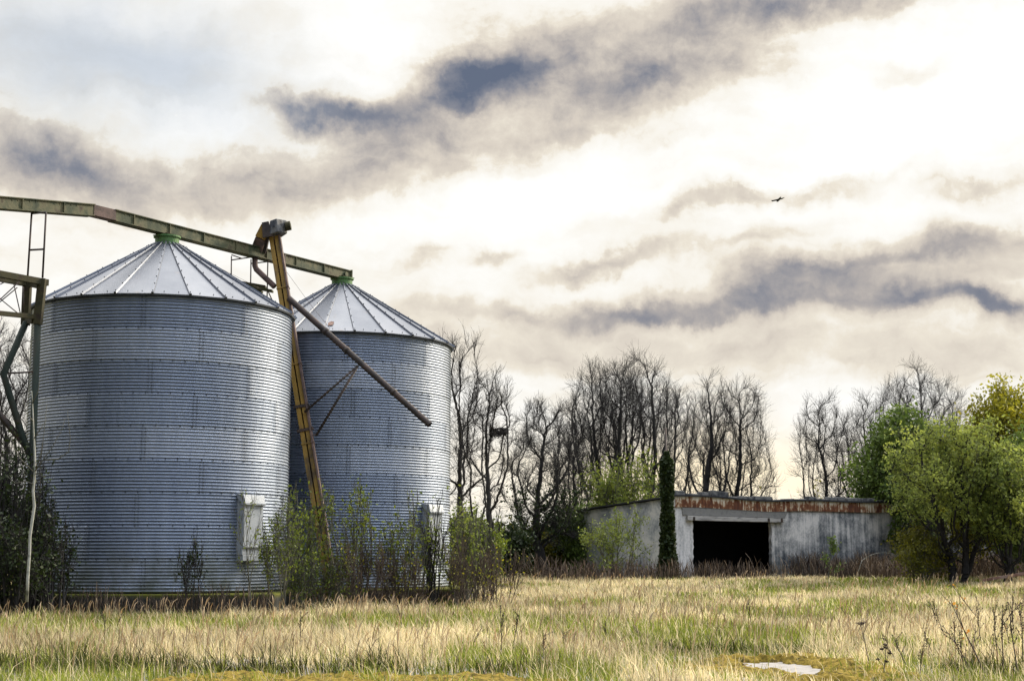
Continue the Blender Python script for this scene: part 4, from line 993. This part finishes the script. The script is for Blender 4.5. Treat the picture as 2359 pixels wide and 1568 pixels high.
# ivied pole at the shed corner
b = ground_at(1541, 73.6); ip = thing('ivied_pole', b, 'ivy-covered pole at the left corner of the shed', 'pole')
hp = at(1535, 985, 73.6).z - b.z; hi = at(1541, 1040, 73.6).z - b.z
m_ = MB(); m_.tube([(0, 0, -.2), (-.04, 0, hp * .6), (-.06, 0, hp)], [.07, .06, .04], 10); m_.build('pole_shaft', MT['pipe'], ip, smooth=True)
rng = np.random.RandomState(9); n = 7500; z = rng.uniform(0, 1, n) ** 1.05 * hi; rad = (.30 + .12 * (vnoise(z, z * 0, .5, 3) - .5) + .25 * np.clip(1 - z / 2.0, 0, 1)) * np.clip((hi - z) / .5, .35, 1)
a = rng.uniform(0, 2 * np.pi, n); rr = rad * np.sqrt(rng.uniform(.15, 1.25, n)); C = np.stack([rr * np.cos(a) - .04, rr * np.sin(a), z], -1)
v, f = leaves(rng, C, .085, .2, .8); raw_mesh('ivy', v, [f], MT['ivy'], ip, attrs={'tint': np.repeat(rng.beta(2, 2.5, n), 4)})

# fallen rusty rail
m_ = MB(); m_.bar(at(2262, 1336, 63), at(2420, 1310, 62), .07, .12); tag(m_.build('rusty_rail', MT['rusty'], bevel=.01), 'long rusty iron rail lying propped in the weeds at the right edge', 'rail')

# bird
bp = at(1791, 461, 120); bd = thing('bird', bp, 'dark bird of prey gliding in the pale sky', 'bird')
m_ = MB(); k = (120 * 1.0) / F
def bq(x, y, dy=0): return Vector(((x) * k, dy, -y * k))
sec = [(-15.5, 1.0, .05), (-12, 1.9, .3), (-8, 1.0, .34), (-4, .2, .36), (0, -.8, .4), (4, -2.1, .36), (8, -2.9, .34), (12, -4.0, .28), (16, -5.8, .05)]
for s_ in (-1, 1):
    ids = []
for (x0, y0, c0), (x1, y1, c1) in zip(sec, sec[1:]):
    c0, c1 = c0 * .6, c1 * .6; t0, t1 = .012 + .04 * c0, .012 + .04 * c1
    p0, p1 = bq(x0, y0), bq(x1, y1)
    m_.hexa([p0 + Vector((0, -c0, -t0)), p1 + Vector((0, -c1, -t1)), p1 + Vector((0, c1, -t1)), p0 + Vector((0, c0, -t0)), p0 + Vector((0, -c0, t0)), p1 + Vector((0, -c1, t1)), p1 + Vector((0, c1, t1)), p0 + Vector((0, c0, t0))])
m_.build('wings', MT['feather'], bd, smooth=True)
m_ = MB(); m_.tube([bq(.4, -.2, .5), bq(.4, -.1, .4), bq(.4, .6, .2), bq(.6, 1.0, -.2), bq(.8, 1.2, -.6), bq(.9, 1.3, -.95), bq(.9, 1.3, -1.2)], [.02, .06, .085, .095, .08, .06, .03], 10)
m_.bar(bq(.7, 1.0, -.3), bq(.9, 1.6, -.75), .08, .02, w2=.2, h2=.015)
m_.build('body', MT['feather'], bd, smooth=True)

# ------------------------------------------------------------------ grass
def in_found(x, y): return ((x > -13.8) & (x < -5.8) & (y > 36.95) & (y < 44.8)) | ((x > -9.5) & (x < -1.2) & (y > 43.0) & (y < 51))
def in_shed(x, y):
    c, s_ = .852, .523; u = (x - C0.x) * c + (y - C0.y) * s_; w = -(x - C0.x) * s_ + (y - C0.y) * c
    return (u > -.05) & (u < 31) & (w > -.02) & (w < 9)
def shed_w(x, y): return (x - C0.x) * .852 + (y - C0.y) * .523, -(x - C0.x) * .523 + (y - C0.y) * .852

def blades(rng, x, y, h, w, col, lean, ra):
    n = len(x); z = gz(x, y); a = rng.uniform(0, 2 * np.pi, n); fx = np.cos(a), np.sin(a)
    l = lean * h * rng.uniform(.15, 1.0, n); la = ra + rng.normal(0, .7, n); dx, dy = np.cos(la) * l - .12 * h, np.sin(la) * l - .05 * h
    hz = np.sqrt(np.maximum(h * h - l * l * .8, .04 * h * h))
    b0 = np.stack([x - fx[0] * w, y - fx[1] * w, z - .03], -1); b1 = np.stack([x + fx[0] * w, y + fx[1] * w, z - .03], -1)
    m0 = np.stack([x - fx[0] * w * .8 + dx * .32, y - fx[1] * w * .8 + dy * .32, z + hz * .58], -1); m1 = np.stack([x + fx[0] * w * .8 + dx * .32, y + fx[1] * w * .8 + dy * .32, z + hz * .58], -1)
    t = np.stack([x + dx, y + dy, z + hz], -1)
    V = np.stack([b0, b1, m0, m1, t], 1).reshape(-1, 3); i = np.arange(n)[:, None] * 5
    quads, tris = i + np.array([0, 1, 3, 2]), i + np.array([2, 3, 4])
    cc = np.repeat(col, 5, 0)
    return V, quads, tris, cc

def make_grass():
    rng = np.random.RandomState(2024)
    def sample(n, y0, y1, p):
        u = rng.rand(n); q = 1 - p; y = (y0 ** q + u * (y1 ** q - y0 ** q)) ** (1 / q)
        x = rng.uniform(-1, 1, n) * (.365 * y + 3.0); return x, y
    # tussocks: centres first, then blades leaning out of each
    nc = 42000; cx, cy = sample(nc, 14.3, 92, .42); cr = rng.uniform(.05, .22, nc); ch = rng.uniform(.45, 1.35, nc); cg = rng.normal(0, .30, nc); cb = rng.uniform(.70, 1.18, nc)
    N1 = 430000; ci = rng.randint(nc, size=N1); ra = rng.uniform(0, 2 * np.pi, N1); rr = np.sqrt(rng.rand(N1)) * cr[ci] * (cy[ci] / 20) ** .35
    N2 = 170000; x2, y2 = sample(N2, 14.3, 92, .55)
    x = np.concatenate([cx[ci] + rr * np.cos(ra), x2]); y = np.concatenate([cy[ci] + rr * np.sin(ra), y2]); N = N1 + N2
    ra = np.concatenate([ra, rng.uniform(0, 2 * np.pi, N2)]); hs = np.concatenate([ch[ci], rng.uniform(.4, .9, N2)]); gj = np.concatenate([cg[ci], rng.normal(0, .2, N2)]); bj = np.concatenate([cb[ci], rng.uniform(.75, 1.1, N2)])
    patch = fbm(x, y * .55, 3.4, 51); clump = fbm(x, y, .8, 61); lump = vnoise(x, y, .35, 71)
    mo = mossy(x, y); ok = ~in_found(x, y) & ~in_shed(x, y) & ((mo < rng.uniform(-.12, .2, N)) | ((vnoise(x, y, .38, 33) > .58) & (clean(x, y) < .2) & (rng.rand(N) < .6)))
    ok &= (clump + rng.uniform(-.25, .25, N) > .22)
    x, y, patch, clump, lump, mo, ra, hs, gj, bj = (a[ok] for a in (x, y, patch, clump, lump, mo, ra, hs, gj, bj)); n = len(x)
    # greenness: fresh grass in patches, near the slabs' feet and round the yard edge
    gr = np.clip((patch - .50) * 9.5 + .50, 0, 1)
    edge = np.exp(-((mo + .45) / .35) ** 2) * (y < 24); gr = np.maximum(gr, edge * 1.1)
    front = np.clip(1 - np.abs(y - 35.9) / 1.3, 0, 1) * (x < -4.5) ; gr = np.maximum(gr, front)
    gr = np.maximum(gr, np.clip((19.4 + .8 * (vnoise(x, y, 1.3, 81) - .5) - y) / 1.2, 0, 1) * (x < 1.2))
    gr = np.maximum(gr, np.clip(1.3 - np.hypot((x - 5.6) / .7, (y - 18.2) / 1.3), 0, 1)); gr = np.maximum(gr, np.clip(1.4 - np.hypot((x - 3.0) / 1.2, (y - 22.0) / .9), 0, 1))
    tus = np.clip(1.7 - np.abs(y - (18.15 + .8 * (vnoise(x, x * 0, 1.7, 83) - .5))) / .62, 0, 1) * np.clip((1.3 - x) / 1.6, 0, 1) * np.clip((vnoise(x, y, 1.0, 84) - .22) * 6, 0, 1)
    tus = np.maximum(tus, np.clip(1.3 - np.hypot((x - 5.6) / .8, (y - 18.0) / 1.2), 0, 1)); tus = np.maximum(tus, .8 * np.clip(1.3 - np.hypot((x - 3.2) / 1.5, (y - 21.9) / .7), 0, 1))
    far = np.clip((y - 48) / 14, 0, 1); gr = np.clip(np.maximum(gr, far * np.clip((patch - .36) * 3, 0, .75)), 0, 1)
    gr = np.maximum(gr, tus * 1.25); gr = np.clip(gr + gj, 0, 1); isg = rng.rand(n) < gr * (.88 + .08 * tus) + .07 * (1 - tus)
    h = np.where(isg, rng.uniform(.12, .32, n), rng.uniform(.16, .42, n)) * (.55 + .6 * clump) * hs * (1 - .15 * edge)
    mat_ = np.clip((fbm(x, y, 1.7, 101) - .56) * 7, 0, 1); h = h * (1 - .5 * mat_) * (1 + .75 * tus * isg)
    shade_ = .48 + .86 * fbm(x, y * .7, 1.5, 111) + .40 * (vnoise(x, y, .5, 113) - .5)
    h = h * np.where(y > 50, .8, 1) * np.where((np.abs(y - 36) < 1.4) & (x < -5), .6, 1)
    w = .0042 * (y / 17) ** .78 * rng.uniform(.7, 1.4, n)
    straw = np.array([.64, .51, .27]); straw2 = np.array([.84, .73, .48]); brown = np.array([.24, .16, .09]); g1 = np.array([.085, .14, .012]); g2 = np.array([.36, .38, .055])
    t = rng.rand(n, 1); sc = straw * (1 - t) + straw2 * t; br = (rng.rand(n) < .06 + .12 * (lump > .75))[:, None]; sc = np.where(br, brown * (.6 + t), sc)
    gc = g1 * (1 - t) + g2 * t; gc = gc * (1 - .86 * np.clip(tus * 1.4, 0, 1)[:, None] * (rng.rand(n, 1) < .88)); col = np.where(isg[:, None], gc, sc) * rng.uniform(.8, 1.12, (n, 1)) * (bj * shade_)[:, None]  # shaded near side of the tussocks put into the blade colour
    tag(raw_mesh('grass', *(lambda V, q, tr_, c: (V, [q, tr_], MT['grass'], None, False, {'blade': c}))(*blades(rng, x, y, h, w, col, .8, ra))), kind='stuff')
    # tall seeding stems over the sward
    n2 = 6000; x, y = sample(n2, 17, 70, .6); keep = ~in_found(x, y) & ~in_shed(x, y) & (mossy(x, y) < -.3) & (fbm(x, y, 2.2, 91) > .46) & ~((np.abs(y - 36) < 1.6) & (x < -5)); x, y = x[keep], y[keep]; n2 = len(x)
    P = np.empty((n2, 4, 3)); h = rng.uniform(.3, .58, n2); la = rng.normal(-.4, 1.2, n2); l = h * rng.uniform(.05, .4, n2)
    for k, (fz, fl) in enumerate(((0, 0), (.55, .2), (.86, .6), (1, 1.0))): P[:, k] = np.stack([x + np.cos(la) * l * fl, y + np.sin(la) * l * fl, gz(x, y) + h * fz * np.where(k == 3, .97, 1)], -1)
    s_ = (y / 17) ** .7; rd = np.stack([s_ * .0026, s_ * .0024, s_ * .0065, s_ * .002], 1)
    v, f = tubes(P, rd, 3); c = np.repeat(np.array([.58, .45, .29]) * rng.uniform(.6, 1.3, (n2, 1)), 12, 0)
    tag(raw_mesh('seeding_grass', v, [f], MT['grass'], attrs={'blade': c}), kind='stuff')
    # brown dead weeds along the shed and the foundation
    n3 = 15000; u = rng.uniform(-9, 26, n3); wq = -np.abs(rng.normal(0, 1, n3)) * np.where(u > 8, 4.6, 1.7) - .05; x = C0.x + u * .852 - wq * -.523 * 1 ; x = C0.x + .852 * u - .523 * wq; y = C0.y + .523 * u + .852 * wq
    den = np.where(u > 7.5, .95, np.where(u > .9, .16, .28)); keep = (rng.rand(n3) < den); x, y, u = x[keep], y[keep], u[keep]
    n4 = 1100; xs = rng.uniform(-13.4, -1.4, n4); ys = np.where(xs < -5.85, 36.75, 42.8) - np.abs(rng.normal(0, .35, n4)); x = np.concatenate([x, xs]); y = np.concatenate([y, ys]); n5 = len(x)
    h = np.where(y > 55, rng.uniform(.5, 1.35, n5), rng.uniform(.25, .7, n5)) * (.6 + .8 * vnoise(x, y, 1.1, 95)); h[:len(u)] *= np.where(u < 7.5, .75, 1)
    P = np.empty((n5, 4, 3)); la = rng.uniform(0, 6.28, n5); l = h * rng.uniform(.02, .5, n5)
    for k, (fz, fl) in enumerate(((0, 0), (.45, .2), (.8, .6), (1, 1.0))): P[:, k] = np.stack([x + np.cos(la) * l * fl, y + np.sin(la) * l * fl, gz(x, y) + h * fz], -1)
    s_ = (y / 40) ** .6; rd = np.stack([s_ * .007, s_ * .006, s_ * .009, s_ * .002], 1)
    v, f = tubes(P, rd, 3); t = rng.rand(n5, 1); c = np.repeat((np.array([.11, .075, .058]) * (1 - t) + np.array([.42, .32, .22]) * t ** 2.0) * rng.uniform(.6, 1.3, (n5, 1)), 12, 0)
    tag(raw_mesh('dead_weeds', v, [f], MT['grass'], attrs={'blade': c}), kind='stuff')
make_grass()

# ------------------------------------------------------------------ dead stalks standing in the field
def stalk_meshes(seed, style):
    rng = np.random.RandomState(seed); H = 1.0
    sp = [dict(n=7, wob=.045, trop=.02, k=5, t=(.35, .95), ang=.45, ratio=.28), dict(n=4, wob=.1, trop=.1)]
    lv = skeleton(rng, [(0, 0, 0)], [(rng.normal() * .05, rng.normal() * .05, 1)], [1.0], sp)
    V, Fc, off = [], [], 0
    for a, r in zip(lv, (np.linspace(.011, .004, 8)[None], np.full((len(lv[1]), 5), .0035))):
        v, f = tubes(a, np.broadcast_to(r, a.shape[:2]), 5); V.append(v); Fc.append(f + off); off += len(v)
    if style == 'umbel':
        top = lv[0][0, -1]; k = 16; a = np.arange(k) * 2.4; r = .09 * np.sqrt((np.arange(k) + .5) / k); tips = top + np.stack([np.cos(a) * r, np.sin(a) * r, .06 + 0 * a], -1)
        v, f = tubes(np.stack([np.repeat(top[None], k, 0), (tips + top) / 2 + [0, 0, -.01], tips], 1), np.full((k, 3), .0035), 4); V.append(v); Fc.append(f + off); off += len(v)
        C = tips[rng.randint(k, size=90)] + rng.normal(size=(90, 3)) * [.012, .012, .006]; sz = .012
    elif style == 'thistle':
        heads = np.concatenate([lv[1][:, -1], lv[0][:, -1]]); C = heads[rng.randint(len(heads), size=260)] + unit(rng.normal(size=(260, 3))) * .026; sz = .016
    elif style == 'orange':
        pts = np.concatenate([lv[0][0, 4:], lv[1][:, 2:].reshape(-1, 3)]); C = pts[rng.randint(len(pts), size=12)] + rng.normal(size=(12, 3)) * .02; sz = .02
    else:
        pts = np.concatenate([lv[0][0, 4:], lv[1][:, 1:].reshape(-1, 3)]); C = pts[rng.randint(len(pts), size=150)] + rng.normal(size=(150, 3)) * .010; sz = .011
    v2, f2 = leaves(rng, C, sz, 0, .8)
    st = raw_mesh('stem', np.concatenate(V), Fc, MT['stalk'], None, True)
    hd = raw_mesh('withered_leaves' if style == 'orange' else 'seed_head', v2, [f2], MT['orange' if style == 'orange' else 'seed'], None, attrs={'tint': np.repeat(rng.rand(len(C)), 4)})
    return st, hd
PROTO = {k: stalk_meshes(s_, st) for k, (s_, st) in {'a': (201, 'dock'), 'b': (202, 'dock'), 'c': (203, 'dock'), 'umbel': (204, 'umbel'), 'thistle': (205, 'thistle'), 'orange': (206, 'orange')}.items()}
used = set()
def stalk(kind, base, top, label, group):
    by = max(base[1], 1300); Y = EYE * 3457 / (by - 1282.4); Y = min(Y, 70); b = ground_at(base[0], Y); t = at(top[0], top[1], Y)
    H = t.z - b.z; rt = thing('dead_stalk', b, label, 'weed stalk', group, random.Random(int(base[0] * 7)).uniform(0, 6.28))
    ln = math.atan2(t.x - b.x, H); rt.rotation_mode = 'XYZ'
    rt.rotation_euler = (Matrix.Rotation(ln, 3, 'Y') @ Matrix.Rotation(rt.rotation_euler.z, 3, 'Z')).to_euler(); wd = max(.75, H); rt.scale = (wd, wd, H)
    for p in PROTO[kind]:
        c = p if id(p) not in used else p.copy()
        if id(p) in used: COL.objects.link(c)
        used.add(id(p)); c.parent = rt
    return rt
stalk('umbel', (2003, 1534), (1994, 1438), 'dead flat-topped umbel stalk right of the bare concrete patch', None)
stalk('orange', (2278, 1566), (2216, 1364), 'leaning dead stalk with withered orange leaves at the lower right', None)
stalk('thistle', (2034, 1566), (2040, 1490), 'short dead thistle with round dark heads by the concrete patch', None)
stalk('orange', (2262, 1436), (2198, 1320), 'dead stalk with orange leaves before the sage-green tree', None)
RS = [('a', (2312, 1566), (2290, 1392)), ('b', (2346, 1562), (2334, 1388)), ('c', (2180, 1470), (2140, 1376)), ('a', (2166, 1460), (2150, 1378)), ('b', (2094, 1540), (2062, 1456)), ('c', (2068, 1536), (2060, 1480)), ('a', (2052, 1494), (2036, 1454)),
      ('b', (2262, 1492), (2252, 1400)), ('c', (2228, 1566), (2196, 1436)), ('a', (2328, 1500), (2320, 1420)), ('b', (2210, 1440), (2204, 1385)), ('c', (2190, 1425), (2188, 1380)), ('a', (1962, 1440), (1938, 1390)), ('b', (2355, 1540), (2350, 1390)), ('c', (2240, 1530), (2232, 1440)), ('b', (2300, 1530), (2296, 1405)), ('a', (2336, 1470), (2338, 1385)), ('c', (2350, 1450), (2342, 1370)), ('a', (2250, 1560), (2180, 1420)), ('b', (2160, 1520), (2120, 1440)), ('c', (2120, 1560), (2118, 1470)), ('a', (2290, 1470), (2284, 1380)), ('b', (2325, 1440), (2330, 1362)), ('c', (2200, 1500), (2206, 1420)), ('c', (2240, 1440), (2246, 1380))]
for k, b_, t_ in RS: stalk(k, b_, t_, 'tall dark dead stalk among those crowding the lower right corner', 'dead stalks in the lower right corner')
MS = [('a', (1155, 1520), (1152, 1392)), ('b', (1180, 1500), (1188, 1402)), ('c', (1085, 1495), (1092, 1440)), ('a', (1395, 1485), (1398, 1432)), ('b', (1300, 1505), (1304, 1450)), ('c', (1470, 1478), (1472, 1440)), ('a', (1548, 1510), (1550, 1470)), ('b', (1250, 1530), (1262, 1452)), ('c', (1730, 1440), (1728, 1380)), ('a', (1660, 1385), (1662, 1345))]
for k, b_, t_ in MS: stalk(k, b_, t_, 'thin dark dead stalk among those scattered over the middle of the field', 'dead stalks in mid field')
LS = [('b', (694, 1494), (696, 1410)), ('c', (266, 1460), (268, 1408)), ('a', (243, 1480), (246, 1405)), ('b', (4, 1450), (2, 1402)), ('c', (925, 1450), (930, 1395))]
for k, b_, t_ in LS: stalk(k, b_, t_, 'thin dark dead stalk among the few in the straw before the silos', 'dead stalks before the silos')
# pale arching canes before the shed wall
for a, b_, c, lab in (((1985, 1290), (2030, 1272), (2078, 1287), 'pale arching bramble cane before the grey shed wall'), ((2112, 1340), (2150, 1318), (2190, 1320), 'pale arching bramble cane low in the weeds below the yellow-green bush')):
    Y = 67; p, q, r = at(*a, Y), at(*b_, Y), at(*c, Y); g0 = Vector((p.x - .4, p.y, .2)); pts = [g0]
    for k in range(9):
        t = k / 8; pts.append(p * (1 - t) ** 2 + (q * 2 - (p + r) / 2) * 2 * t * (1 - t) + r * t * t)
    m_ = MB(); m_.tube(pts, [.013] * 5 + [.009] * 5, 6); tag(m_.build('bramble_cane', MT['birch'], smooth=True), lab, 'bramble')
